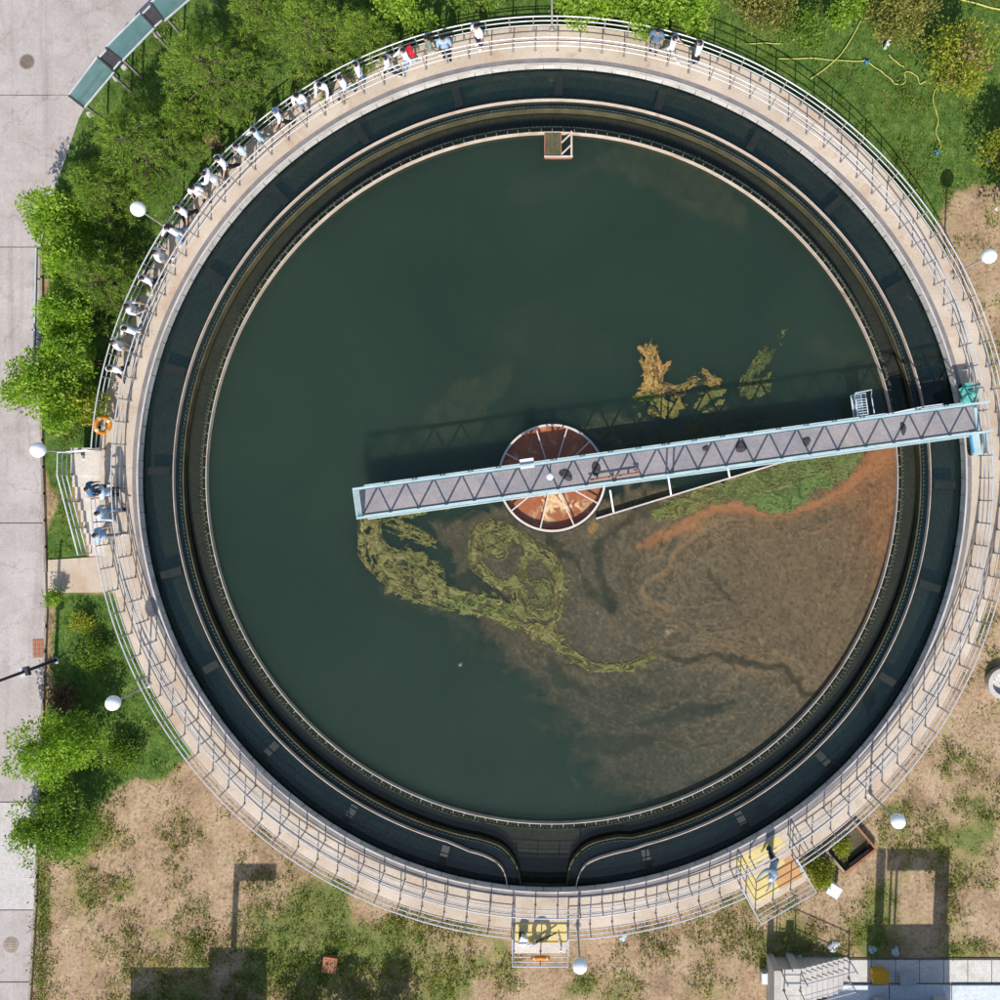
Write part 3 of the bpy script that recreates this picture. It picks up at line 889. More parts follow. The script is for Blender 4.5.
# wire basket on the north side of the bridge
e = empty('wire_basket', W(859, 405, 0.35), BANG); tag(e, 'pale blue wire basket hanging on the north side of the bridge', 'basket')
for x in (-0.2, 0.2):
    MB().tube([(x, -0.42, 0.3), (x, 0.42, 0.3), (x, 0.42, -0.2), (x, -0.42, -0.2)], 0.02, 6, True).build('frame_loop', M['white'], e)
for i in range(9):
    MB().bar((-0.2, -0.4 + i * 0.1, 0.3), (0.2, -0.4 + i * 0.1, 0.3), 0.03).build('wire', M['plastic_bag'], e)
for i in range(5):
    MB().bar((-0.16 + i * 0.08, -0.42, -0.2), (-0.16 + i * 0.08, 0.42, -0.2), 0.035).build('wire', M['plastic_bag'], e)
MB().tube([(-0.2, 0.46, 0.34), (0.45, 0.5, 0.34), (0.4, 0.3, 0.34), (0.42, -0.4, 0.34)], 0.02, 6).build('hanging_rod', M['white'], e)

# ------------------------------------------------------------------ railings
def arc3(r, a0, a1, z, step=1.0):
    n = max(2, int(abs(a1 - a0) / step))
    return [pol(r, a0 + (a1 - a0) * i / n, z) for i in range(n + 1)]
post_me = MB().tube([(0, 0, 0), (0, 0, 1.08)], 0.024, 6).lathe([(0.06, 0.0), (0.06, 0.015), (0.025, 0.02)], n=8).mesh('post', M['steel_dark'])
def ring_railing(name, label, r, arcs, heights, rail_r):
    e = empty(name); tag(e, label, 'railing')
    for (a0, a1) in arcs:
        full = abs(a1 - a0) > 359
        for h in heights:
            pts = arc3(r, a0, a1, h)
            if full: pts = pts[:-1]
            MB().tube(pts, rail_r * (1.15 if h == heights[-1] else 0.9), 6, closed=full).build('rail', M['steel'], e, True)
        n = max(1, round(abs(a1 - a0) / 2.98))
        for i in range(n + (0 if full else 1)):
            a = a0 + (a1 - a0) * i / n
            p = pol(r, a)
            inst('post', post_me, p, 0, e)
ring_railing('outer_railing', 'steel pipe railing along the outer edge of the round walkway', 17.42,
             [(-57.6, 176.3), (182.6, 264.9), (272.0, 294.8)], (0.40, 0.74, 1.08), 0.0225)
ring_railing('inner_railing', 'steel pipe railing between the walkway and the wheel track', 16.64, [(0.0, 360.0)], (0.36, 0.72, 1.05), 0.0215)

def poly_railing(name, label, pts, heights=(0.4, 0.74, 1.08), rr=0.0235, spacing=0.95, mat='steel'):
    e = empty(name); tag(e, label, 'railing')
    P = [Vector(p) for p in pts]
    for h in heights:
        MB().tube([p + Vector((0, 0, h)) for p in P], rr * (1.2 if h == heights[-1] else 0.9), 6).build('rail', M[mat], e)
    for i in range(len(P) - 1):
        d = (P[i + 1] - P[i]).length
        n = max(1, round(d / spacing))
        for q in range(n + (1 if i == len(P) - 2 else 0)):
            inst('post', post_me, P[i].lerp(P[i + 1], q / n), 0, e)
    return e

# west landing with stairs
k11 = 1.08
def RT(px, py, zbase):          # railing base point from the pixel of its top rail
    v = W(px, py, zbase + k11); v.z = zbase; return v
c1, c2, c3, c4 = RT(87, 449.5, 0), RT(57.5, 452.5, 0), RT(57, 475, 0), RT(78, 555, ZG + 0.06)
poly_railing('landing_railing', 'straight steel railing around the landing and down the stairs on the west side', [c1, c2, c3, c4])
land = empty('landing_stairs'); tag(land, 'cream concrete landing with steps down to the path on the west side of the tank', 'stairs')
xl = c2.x - 0.06
inner_at = lambda y: -math.sqrt(max(ROUT * ROUT - y * y, 0.1)) - 0.004
ys_ = np.linspace(c1.y + 0.1, c3.y, 8)
poly = [(xl, float(y)) for y in ys_] + [(inner_at(float(y)), float(y)) for y in ys_[::-1]]
MB().prism(poly, ZG - 0.1, -0.002).build('landing_slab', M['platform'], land)
nst = 7
y0s, y1s = c3.y, W(80, 556, ZG).y
for i in range(nst):
    ya = y0s + (y1s - y0s) * i / nst; yb = y0s + (y1s - y0s) * (i + 1) / nst
    xa = xl + (c4.x - 0.05 - xl) * (i / nst)
    z = -0.002 - (i + 0.85) * (1.0 / nst) * 0.92
    MB().prism([(xa, ya - 0.003), (xa, yb), (inner_at(yb), yb), (inner_at(ya), ya - 0.003)], ZG - 0.1, z).build('step', M['platform'], land)
MB().box((W(83, 456, 0).x, W(83, 457, 0).y, 0.1), (0.14, 0.12, 0.2)).build('end_block', M['stone'], land)

# south platform
plat = empty('south_platform'); tag(plat, 'small yellow floored platform jutting from the walkway at the bottom of the tank', 'platform')
X0, X1, YB = W(512.5, 0, k11).x, W(568, 0, k11).x, W(0, 966.5, k11).y
yt = lambda x: -math.sqrt(ROUT * ROUT - x * x) - 0.004
xs_ = np.linspace(X0 - 0.06, X1 + 0.06, 6)
MB().prism([(float(x), yt(float(x))) for x in xs_] + [(X1 + 0.06, YB - 0.06), (X0 - 0.06, YB - 0.06)], -0.2, -0.002).build('platform_slab', M['platform'], plat)
for x in (X0 + 0.1, X1 - 0.1):
    MB().box((x, YB + 0.1, (ZG - 0.25) / 2 - 0.05), (0.12, 0.12, -ZG + 0.05)).build('leg', M['steel_dark'], plat)
MB().box(((X0 + X1) / 2, (YB - 17.15) / 2 + 0.1, 0.006), (X1 - X0 - 0.12, 0.80, 0.008)).build('painted_floor', M['yellow'], plat)
poly_railing('south_platform_railing', 'steel railing around three sides of the bottom platform', [(X0, -17.40, 0), (X0, YB, 0), (X1, YB, 0), (X1, -17.42, 0)])

# south-east platform
pe = empty('southeast_platform'); tag(pe, 'yellow and rust floored platform jutting out at the lower right of the tank', 'platform')
q = [RT(742, 889, 0), RT(761.4, 924, 0), RT(816, 892.4, 0), RT(797, 859, 0)]
ctr = (q[1] + q[2]) / 2
def inset(p, d): return p + (ctr * 0.97 - p).normalized() * d
ra = [math.atan2(v.y, v.x) for v in q]
edge = [(ROUT + 0.004) * Vector((math.cos(a), math.sin(a))) for a in np.linspace(ra[3], ra[0], 7)]
q1o = q[1] + (q[1] - ctr).normalized() * 0.07; q2o = q[2] + (q[2] - ctr).normalized() * 0.07
MB().prism([(v.x, v.y) for v in edge] + [(q1o.x, q1o.y), (q2o.x, q2o.y)], -0.2, -0.002).build('platform_slab', M['walk'], pe)
ax = (q[2] - q[1]).normalized(); ay = (q[0] - q[1]).normalized()
def PL(u, v): p = q[1] + ax * u + ay * v; return (p.x, p.y)
Lx = (q[2] - q[1]).length
MB().prism([PL(0.15, 0.22), PL(Lx * 0.52, 0.22), PL(Lx * 0.52, 1.0), PL(Lx * 0.8, 1.0), PL(Lx * 0.8, 1.22), PL(0.15, 1.22)], 0.0, 0.006).build('painted_floor', M['yellow'], pe)
MB().prism([PL(Lx * 0.525, 0.22), PL(Lx - 0.12, 0.22), PL(Lx - 0.12, 1.15), PL(Lx * 0.81, 1.15), PL(Lx * 0.81, 0.99), PL(Lx * 0.525, 0.99)], 0.0, 0.007).build('painted_floor', M['orange_floor'], pe)
for u in (0.15, Lx - 0.15):
    p = PL(u, 0.1); MB().box((p[0], p[1], -0.6), (0.12, 0.12, 0.8)).build('leg', M['steel_dark'], pe)
poly_railing('southeast_platform_railing', 'steel railing around three sides of the lower right platform', [q[0], q[1], q[2], q[3]])
yp = MB().prism([P2(x, y) for x, y in ((733, 862), (778, 836), (788, 846), (743, 873))], 0.001, 0.005).build('painted_patch', M['yellow'], tank)

# ------------------------------------------------------------------ globe lamps on the walkway
def lamp(px, py, label, base_r=None, zb=0.0):
    v = W(px, py, 2.92)
    e = empty('globe_lamp', (v.x, v.y, zb)); tag(e, label, 'lamp post', 'white globe lamps around the walkway')
    MB().tube([(0, 0, 0), (0, 0, 2.65 - zb)], [0.04, 0.032], 10).build('pole', M['pole'], e, True)
    MB().lathe([(0.13, 0.0), (0.13, 0.03), (0.06, 0.06), (0.055, 0.3), (0.04, 0.32)], n=16).build('base_flange', M['pole'], e)
    MB().lathe([(0.03, -0.32), (0.1, -0.27), (0.1, -0.24)], c=(0, 0, 2.94 - zb), n=16).build('collar', M['pole'], e)
    MB().lathe([(0.27 * math.cos(R(t)) + 0.0005, 0.27 * math.sin(R(t))) for t in range(-66, 91, 12)], c=(0, 0, 2.92 - zb), n=28).build('globe', M['globe'], e, True)
lamp(138, 209, 'white globe lamp among the pines at the upper left railing')
lamp(38, 450, 'white globe lamp at the corner of the stair landing beside the road')
lamp(113, 703, 'white globe lamp over the grass verge at the lower left')
lamp(580, 966, 'white globe lamp beside the yellow platform at the bottom')
lamp(898, 821, 'white globe lamp at the lower right near the brick planter')
lamp(989, 256, 'white globe lamp at the right edge above the bridge end')
lamp(552, -9, 'globe lamp at the top whose pole alone shows in the photo')

# lifebuoys
def lifebuoy(v, rot, label):
    e = empty('lifebuoy', v); e.rotation_euler = rot
    tag(e, label, 'lifebuoy')
    pts = [(0.29 * math.cos(2 * PI * i / 32), 0.29 * math.sin(2 * PI * i / 32), 0) for i in range(32)]
    MB().tube(pts, 0.085, 12, True).build('ring', M['lifebuoy'], e, True)
    for k in range(4):
        a = 45 + 90 * k
        pp = [(0.29 * math.cos(R(a + t)), 0.29 * math.sin(R(a + t)), 0) for t in (-9, -3, 3, 9)]
        MB().tube(pp, 0.089, 12).build('band', M['lifeband'], e)
lv = RT(95.5, 424.5, 0); lv.z = 0.75; lv.x += 0.1
lifebuoy(lv, (0, R(58), R(-10)), 'orange lifebuoy hanging on the railing at the left of the tank')
lifebuoy(W(540.5, 958.5, 0.72) + Vector((0, 0.02, 0)), (R(62), 0, 0), 'orange lifebuoy hanging on the railing of the bottom platform')

# instruments on the south platform
e = empty('meter_cabinet', W(523, 940, 0.3), R(-25)); tag(e, 'small white meter box on the bottom platform', 'meter box')
MB().box((0, 0, 0), (0.26, 0.3, 0.34)).build('cabinet', M['white'], e)
MB().box((0, 0, 0.19), (0.3, 0.34, 0.03)).build('lid', M['white'], e)
MB().tube([(0, 0, -0.17), (0, 0, -0.3)], 0.03, 8).build('post', M['steel_dark'], e)
e = empty('black_case', W(521.5, 934.3, 0.0)); tag(e, 'small black square case at the corner of the bottom platform', 'case')
MB().box((0, 0, 0.1), (0.19, 0.19, 0.2)).build('case_body', M['black'], e)
MB().box((0, 0, 0.21), (0.2, 0.2, 0.02)).build('lid', M['black'], e)
e = empty('sampling_pole', W(540, 940, 0.12), R(27)); tag(e, 'dark pole with a white nozzle lying across the bottom platform', 'pole')
MB().tube([(-0.45, 0, 0), (0.72, 0, 0.1)], [0.06, 0.025], 8).build('shaft', M['dark'], e)
MB().tube([(-0.5, 0.06, 0.06), (-0.16, 0.0, 0.08)], 0.05, 8).build('nozzle', M['white'], e)
MB().tube([(0.0, 0, -0.11), (0.0, 0, 0.0)], 0.03, 8).build('stand', M['steel_dark'], e)
e = empty('white_rod', W(559.5, 943, 0.14), 0); tag(e, 'thin white rod leaning in the bottom platform', 'rod')
MB().tube([(-0.05, 0.3, 0), (0.05, -0.25, 0.1)], 0.025, 8).build('shaft', M['white'], e)
MB().box((0.05, -0.26, 0.02), (0.08, 0.08, 0.26)).build('foot', M['white'], e)

# ------------------------------------------------------------------ floating scum and algae on the water
def mat_scum(name, fine, rough, contrast, edge):
    m, nt, N, L, B = nodes_of(name)
    at = N.new('ShaderNodeAttribute'); at.attribute_name = 'tint'
    g = N.new('ShaderNodeNewGeometry'); pos = g.outputs['Position']
    n1 = noise(N, L, fine, 5, 0.7, pos)
    r1 = ramp(N, [(0.3, (1 - contrast, 1 - contrast, 1 - contrast, 1)), (0.7, (1 + contrast, 1 + contrast, 1 + contrast * 0.9, 1))])
    L.new(n1.outputs[0], r1.inputs[0])
    L.new(mixc(N, L, 1.0, at.outputs['Color'], r1.outputs[0], 'MULTIPLY'), B.inputs['Base Color'])
    B.inputs['Roughness'].default_value = rough
    B.inputs['Specular IOR Level'].default_value = 0.3
    n2 = noise(N, L, fine * 0.8, 4, 0.75, pos)
    a = N.new('ShaderNodeMath'); a.operation = 'MULTIPLY_ADD'; a.inputs[1].default_value = edge; a.inputs[2].default_value = -edge / 2
    L.new(n2.outputs[0], a.inputs[0])
    s = N.new('ShaderNodeMath'); s.operation = 'ADD'; s.use_clamp = True
    L.new(at.outputs['Alpha'], s.inputs[0]); L.new(a.outputs[0], s.inputs[1])
    gate = N.new('ShaderNodeMath'); gate.operation = 'MULTIPLY'; gate.use_clamp = True
    st = N.new('ShaderNodeMath'); st.operation = 'MULTIPLY'; st.inputs[1].default_value = 8.0; st.use_clamp = True
    L.new(at.outputs['Alpha'], st.inputs[0]); L.new(st.outputs[0], gate.inputs[0]); L.new(s.outputs[0], gate.inputs[1])
    t = N.new('ShaderNodeBsdfTransparent')
    mx = N.new('ShaderNodeMixShader')
    L.new(gate.outputs[0], mx.inputs[0]); L.new(t.outputs[0], mx.inputs[1]); L.new(B.outputs[0], mx.inputs[2])
    L.new(mx.outputs[0], N['Material Output'].inputs['Surface'])
    return m

def sheet(name, X, Y, z, rgb, alpha, mat, label, cut=0.02):
    h, w = X.shape
    k = (CAMZ - ZW) / FPX
    V = np.stack([(X - CX) * k, -(Y - CY) * k, z], -1).reshape(-1, 3)
    idx = np.arange(h * w).reshape(h, w)
    F = np.stack([idx[:-1, :-1], idx[1:, :-1], idx[1:, 1:], idx[:-1, 1:]], -1).reshape(-1, 4)
    keep = alpha.reshape(-1)[F].max(1) > cut
    F = F[keep]
    used = np.unique(F); remap = np.full(h * w, -1); remap[used] = np.arange(len(used))
    F = remap[F]; V = V[used]
    me = bpy.data.meshes.new(name)
    me.from_pydata(V.tolist(), [], F.tolist())
    ca = me.color_attributes.new('tint', 'FLOAT_COLOR', 'POINT')
    c = np.concatenate([rgb.reshape(-1, 3), alpha.reshape(-1, 1)], 1)[used].astype(np.float32)
    ca.data.foreach_set('color', c.reshape(-1))
    me.polygons.foreach_set('use_smooth', [True] * len(me.polygons))
    me.materials.append(mat)
    o = link_mesh(name, me)
    tag(o, label, cat='scum', kind='stuff')
    return o

def blend(rgb, col, a):
    return rgb * (1 - a[..., None]) + np.array(col[:3]) * a[..., None]

def warp(X, Y, amp, cell, seed):
    return X + (pfbm(X, Y, cell, seed, 3) - 0.5) * 2.6 * amp, Y + (pfbm(X, Y, cell, seed + 50, 3) - 0.5) * 2.6 * amp

def filaments(sh, x0, y0, st, guides, seed):
    """thin strands drawn along guide curves; guides: (pts, half widths, count, palette, alpha, length range, wobble)"""
    g = np.random.default_rng(seed)
    A = np.zeros(sh); Cc = np.zeros(sh + (3,))
    kr = int(math.ceil(2.2 / st)); oy, ox = np.mgrid[-kr:kr + 1, -kr:kr + 1]
    for pts, ws, cnt, pal, al, lr, wob in guides:
        P = np.array(smooth_path([tuple(p) for p in pts], 2), float)
        wv = np.interp(np.linspace(0, 1, len(P)), np.linspace(0, 1, len(ws)), ws)
        d = np.r_[0, np.cumsum(np.hypot(*np.diff(P, axis=0).T))]; Lt = d[-1]
        T = np.gradient(P, axis=0); T /= np.linalg.norm(T, axis=1, keepdims=True) + 1e-9
        Nn = np.stack([-T[:, 1], T[:, 0]], 1)
        for k in range(cnt):
            ln = g.uniform(*lr) * Lt; a = g.uniform(-0.02 * Lt, max(Lt - ln, 0.01) + 0.02 * Lt)
            s_ = np.clip(np.arange(a, a + ln, st * 0.7), 0, Lt)
            if len(s_) < 3: continue
            u = g.uniform(-1, 1); u = np.sign(u) * abs(u) ** 0.8
            ph = g.uniform(0, 20); f1 = g.uniform(.04, .09)
            wb = np.sin(s_ * f1 + ph) * wob + np.sin(s_ * f1 * 2.7 + ph * 1.7) * wob * .5 + np.sin(s_ * f1 * 6 + ph * 2.3) * wob * .25
            off = u * np.interp(s_, d, wv) + wb + g.uniform(-.25, .25) * (s_ - a) * .15
            X_ = np.interp(s_, d, P[:, 0]) + np.interp(s_, d, Nn[:, 0]) * off
            Y_ = np.interp(s_, d, P[:, 1]) + np.interp(s_, d, Nn[:, 1]) * off
            c = np.array(pal[g.integers(len(pal))][:3]) * g.uniform(.75, 1.2)
            r = g.uniform(.5, 1.15); tap = np.clip(np.minimum(np.arange(len(s_)), np.arange(len(s_))[::-1]) / (len(s_) * .25), 0.15, 1)
            fx = (X_ - x0) / st; fy = (Y_ - y0) / st
            ix = np.round(fx).astype(int); iy = np.round(fy).astype(int)
            for dy, dx in zip(oy.ravel(), ox.ravel()):
                jx, jy = ix + dx, iy + dy
                ok = (jx >= 0) & (jy >= 0) & (jx < sh[1]) & (jy < sh[0])
                dist = np.hypot(jx - fx, jy - fy) * st
                w = np.clip(1.3 - dist / (r * (0.5 + 0.5 * tap)), 0, 1) * al * tap
                ok &= w > 0.02
                jj = (jy[ok], jx[ok]); w = w[ok]
                better = w > A[jj] * 0.85
                q = (jj[0][better], jj[1][better])
                A[q] = np.maximum(A[q], w[better]); Cc[q] = c
    return A, Cc

def make_scum():
    # ---- brown film
    st = 1.3
    X, Y = np.meshgrid(np.arange(360, 902, st), np.arange(130, 830, st))
    sh = X.shape
    rr = np.hypot(X - CX, Y - CY)
    inside = sm(345.2 - rr, -0.2, 1.0) * sm(rr - 54, 0, 2)
    Xw, Yw = warp(X, Y, 14, 40, 101)
    Xs, Ys = warp(X, Y, 5, 13, 131)
    Xm, Ym = warp(X, Y, 26, 60, 151); Xm, Ym = warp(Xm, Ym, 12, 22, 171)
    film_poly = [(437, 512), (470, 503), (600, 500), (700, 487), (800, 452), (905, 436), (930, 480), (905, 620), (850, 720), (790, 775), (700, 812), (645, 818), (612, 800), (580, 757), (545, 722), (518, 686), (496, 640), (470, 606), (440, 585), (436, 550)]
    d = poly_d(Xw, Yw, film_poly)
    n_mid0 = pfbm(Xm, Ym, 16, 29, 4)
    soft_ = sm(Y, 640, 700)
    film = sm((d + (n_mid0 - 0.5) * (26 + 30 * soft_) + 3 + 9 * soft_) / (12 + 34 * soft_), 0, 1)
    n_big = pfbm(Xm, Ym, 40, 7, 4); n_mid = pfbm(Xm, Ym, 13, 23, 4); n_sm = pfbm(X, Y, 2.3, 37, 2)
    marb = ridge(Xm, Ym, 30, 61, 4)
    t_den = sm(X - 0.35 * (Y - 600), 430, 740)
    dens = film * (0.64 + 0.34 * t_den)
    dens *= 0.92 + 0.22 * (n_mid - 0.5) + 0.08 * np.clip(marb, 0, 1)
    south = sm(Y - 0.10 * (X - 600), 635, 705)
    dens *= 1 - 0.26 * south
    dens = np.clip(dens, 0, 0.93)
    def lead(pts, ws, amt=0.8):
        nonlocal dens
        v = seg_d(Xs, Ys, pts, ws)
        dens *= 1 - amt * sm(v, -3, 2)
    lead([(668, 658), (690, 662), (700, 655), (730, 657), (755, 665), (785, 668), (798, 680), (806, 692), (818, 695)], [1.5, 2, 2, 3, 3, 3.5, 3, 3, 2], 0.6)
    lead([(660, 705), (690, 708), (715, 704), (735, 702)], [1, 3, 3, 2], 0.55)
    lead([(548, 538), (560, 550), (572, 560), (585, 580), (590, 595), (612, 605), (616, 612)], [3, 4, 3, 2, 4, 5, 2], 0.5)
    lead([(600, 540), (597, 555), (602, 575), (605, 592), (615, 608)], [3, 4, 4, 5, 3], 0.55)
    lead([(605, 535), (625, 522), (640, 512), (652, 503)], [3, 4, 6, 8], 0.5)
    lead([(712, 570), (715, 580), (725, 592), (737, 603)], [2, 2.5, 2, 1.2], 0.4)
    lead([(530, 735), (575, 742), (620, 748), (650, 740)], [2, 6, 10, 4], 0.5)
    lead([(585, 690), (560, 680), (550, 660)], [5, 7, 4], 0.45)
    lead([(640, 725), (680, 715), (720, 712)], [3, 5, 3], 0.4)
    lead([(450, 588), (475, 578), (490, 596), (520, 602)], [12, 8, 6, 6], 0.75)
    lead([(395, 555), (425, 556), (445, 580)], [4, 6, 6], 0.8)
    drift = np.zeros(sh)
    for pts, ws, am in (([(610, 155), (650, 165), (700, 185), (735, 215)], [14, 24, 24, 16], 0.16),
                        ([(510, 190), (560, 183), (600, 160)], [10, 12, 12], 0.10),
                        ([(425, 425), (460, 410), (500, 375)], [14, 24, 20], 0.15),
                        ([(600, 425), (650, 440), (700, 432), (760, 425), (800, 415)], [10, 16, 18, 18, 12], 0.40),
                        ([(590, 442), (610, 440), (625, 447)], [6, 9, 6], 0.7),
                        ([(425, 470), (435, 467), (445, 470)], [4, 6, 3], 0.5),
                        ([(820, 350), (870, 372)], [14, 20], 0.10),
                        ([(500, 350), (540, 330), (600, 350)], [20, 30, 20], 0.08),
                        ([(437, 622), (447, 618), (470, 640), (500, 650)], [3, 8, 12, 14], 0.12),
                        ([(382, 590), (415, 602), (450, 615), (490, 625)], [6, 9, 9, 10], 0.24)):
        v = seg_d(Xw, Yw, pts, ws)
        drift = np.maximum(drift, sm(v, -8, 10) * am * (0.45 + 1.1 * n_mid))
    alpha = np.maximum(dens, drift) * inside
    alpha = np.clip(alpha * (0.86 + 0.5 * (n_sm - 0.35)), 0, 1)
    brown = np.array(C(108, 90, 64)[:3]); grey = np.array(C(92, 84, 64)[:3]); red = np.array(C(136, 92, 58)[:3])
    t = sm(X - 0.5 * (Y - 520), 560, 800)
    rgb = grey * (1 - t[..., None]) + brown * t[..., None]
    rgb = blend(rgb, red, sm(X + 0.5 * (480 - Y), 790, 880) * 0.9)
    rgb = blend(rgb, C(84, 86, 72), south * 0.5)
    faint = sm(drift - dens, 0.0, 0.1)
    rgb = blend(rgb, C(84, 90, 70), faint * 0.8)
    rgb = rgb * (0.88 + 0.24 * n_mid[..., None]) * (0.92 + 0.16 * n_big[..., None]) * (0.95 + 0.12 * np.clip(marb, 0, 1)[..., None])
    v = seg_d(Xs, Ys, [(888, 440), (882, 452), (868, 470), (848, 490), (820, 505), (790, 514), (770, 517), (752, 510), (735, 504), (712, 511), (692, 523), (665, 536), (640, 545)], [16, 11, 8, 6, 5, 4.5, 3, 4.5, 5.5, 5.5, 5.5, 4, 2])
    a = sm(v, -5, 3.5)
    rgb = blend(rgb, C(164, 108, 66), a * (0.7 + 0.25 * n_mid)); alpha = np.maximum(alpha, a * 0.93 * inside)
    v = seg_d(Xs, Ys, [(752, 515), (725, 520), (700, 530), (684, 542), (677, 553), (672, 566), (664, 574), (648, 582), (642, 590), (646, 598), (655, 604), (666, 609), (675, 609), (664, 616)], [1, 1.5, 2.2, 2.2, 2, 1.8, 1.8, 1.6, 1.6, 1.6, 1.8, 2.2, 2.6, 1.2])
    a = sm(v, -3, 1.5)
    rgb = blend(rgb, C(146, 116, 78), a * 0.62); alpha = np.maximum(alpha, a * 0.75 * inside)
    v = seg_d(Xs, Ys, [(890, 490), (880, 520), (873, 552)], [3, 4, 3])
    rgb = blend(rgb, C(156, 104, 62), sm(v, -6, 3) * 0.45)
    for (x, y, r, c, am) in ((668, 631, 2.2, C(172, 152, 116), .9), (673, 629, 1.6, C(172, 152, 116), .9), (582, 578, 2.4, C(140, 118, 84), .6), (733, 676, 6, C(124, 114, 80), .45), (733, 721, 2, C(144, 136, 80), .7), (592, 527, 4, C(164, 122, 70), .8), (717, 568, 2.4, C(136, 122, 80), .6), (758, 642, 2, C(140, 140, 90), .6), (459, 663, 1.8, C(180, 176, 160), .9), (598, 613, 1.0, C(170, 160, 140), .8)):
        a = sm(r - np.hypot(Xs - x, Ys - y), -1.5, 1)
        rgb = blend(rgb, c, a * am); alpha = np.maximum(alpha, a * am * inside)
    tanp = [C(140, 116, 80), C(124, 104, 72), C(66, 62, 48), C(56, 58, 48), C(154, 122, 82)]
    tl = [(752, 515), (725, 520), (700, 530), (684, 542), (677, 553), (672, 566), (664, 574), (648, 582), (642, 590), (646, 598), (655, 604), (666, 609), (680, 612), (720, 612), (760, 606)]
    arcs_ = [(CX + 318 * math.cos(R(t)), CY - 318 * math.sin(R(t))) for t in range(4, -72, -6)]
    ld = [(600, 650), (640, 660), (668, 656), (700, 652), (730, 655), (755, 664), (785, 668), (800, 682), (812, 700), (800, 720)]
    tail = [(500, 640), (530, 665), (560, 690), (600, 705), (640, 715), (680, 722), (720, 715), (760, 700)]
    swirl = [(720 + (18 + 3.2 * k) * math.cos(k * .42), 580 + (12 + 2.0 * k) * math.sin(k * .42)) for k in range(26)]
    upper = [(890, 470), (860, 500), (820, 518), (780, 528), (730, 520), (700, 536), (680, 556)]
    fa, fc_ = filaments(sh, 360, 130, st, [(tl, [26, 26, 30], 100, tanp, 0.5, (.08, .3), 2.5), (arcs_, [26, 26], 100, tanp, 0.4, (.1, .35), 2.5), (ld, [14, 18, 14], 110, tanp, 0.5, (.1, .4), 2.5),
                                            (tail, [14, 34, 24], 120, tanp, 0.55, (.1, .3), 3.5), (swirl, [5, 5], 46, tanp, 0.45, (.06, .2), 2), (upper, [16, 18], 60, tanp + [C(164, 112, 70)], 0.5, (.1, .3), 2)], 909)
    fa = fa * sm(alpha, 0.2, 0.6)
    rgb = rgb * (1 - fa[..., None]) + fc_ * fa[..., None]
    rgb = blend(rgb, C(140, 126, 92), sm(n_sm, 0.62, 0.80) * 0.26)
    rgb = blend(rgb, C(50, 52, 44), sm(0.34 - n_sm, 0.0, 0.14) * 0.25)
    sheet('scum_film', X, Y, np.full(sh, ZW + 0.012), rgb, alpha, mat_scum('brown_scum_film', 30, 0.75, 0.26, 0.34), 'brown speckled scum film spread over the right half of the water')

    # ---- algae rafts
    st = 0.7
    X, Y = np.meshgrid(np.arange(358, 872, st), np.arange(328, 682, st))
    sh = X.shape
    rr = np.hypot(X - CX, Y - CY)
    Xs, Ys = warp(X, Y, 6, 18, 301); Xf, Yf = warp(Xs, Ys, 3.2, 5, 331)
    Xc, Yc = warp(X, Y, 9, 12, 351); Xc, Yc = warp(Xc, Yc, 5, 6, 371)
    na = pfbm(Xc, Yc, 7, 401, 4); nb = pfbm(Xc, Yc, 2.8, 431, 3); nc = pfbm(X, Y, 26, 461, 3)
    strand = np.clip(ridge(Xc, Yc, 4.5, 481, 3), 0, 1)
    alpha = np.zeros(sh); rgb = np.zeros(sh + (3,)) + np.array(C(112, 108, 62)[:3])
    def put(v, col, holes, soft, edge, fillv):
        nonlocal alpha, rgb
        core = np.clip(v, 0, 8) * 0.018
        a = sm(v + (nb - 0.5) * edge, -soft, soft) * np.maximum(sm(na + core, holes, holes + 0.10), sm(strand, 0.62, 0.85) * 0.9) * fillv
        rgb = blend(rgb, col, a); alpha = np.maximum(alpha, a)
    def stroke(pts, ws, col, holes=0.42, soft=2.0, fillv=1.0):
        put(seg_d(Xf, Yf, pts, ws), col, holes, soft, 8, fillv)
    def patch(poly, col, holes=0.3, soft=1.5, edge=6, fillv=1.0):
        put(poly_d(Xf, Yf, poly), col, holes, soft, edge, fillv)
    def tint(pts, col, amt, ws):
        nonlocal rgb
        q = seg_d(Xs, Ys, pts, ws)
        rgb = blend(rgb, col, sm(q + (na - 0.5) * 18, -6, 6) * amt)
    OL, GR, TAN, BR = C(120, 116, 68), C(98, 112, 54), C(182, 140, 78), C(88, 122, 54)
    stroke([(369, 518), (371, 545), (383, 566), (402, 580), (426, 592), (450, 601), (476, 604), (500, 611), (524, 620), (546, 634)], [8, 11, 14, 15, 13, 11, 10, 11, 10, 8], OL, 0.44)
    stroke([(540, 630), (560, 645), (580, 660), (600, 669), (624, 668), (645, 659), (659, 653)], [7, 6, 4.5, 3.2, 3, 4, 2.5], C(128, 122, 70), 0.3, 1.5)
    stroke([(385, 520), (405, 530), (432, 541)], [8, 7, 4], OL, 0.46)
    stroke([(392, 555), (415, 558), (435, 570), (442, 588)], [8, 8, 8, 7], OL, 0.46)
    stroke([(372, 514), (410, 511), (445, 506)], [7, 6, 2], GR, 0.38)
    stroke([(455, 592), (490, 600), (520, 612)], [6, 6, 5], C(106, 122, 58), 0.5)
    stroke([(474, 548), (477, 532), (490, 524), (506, 526), (520, 537), (530, 547), (546, 556), (557, 574), (560, 596), (557, 612)], [4, 5, 5, 6, 6, 6, 7, 7, 6, 5], OL, 0.43)
    stroke([(474, 548), (478, 566), (490, 578), (504, 586), (516, 583)], [3, 3.5, 5, 6, 5], OL, 0.42)
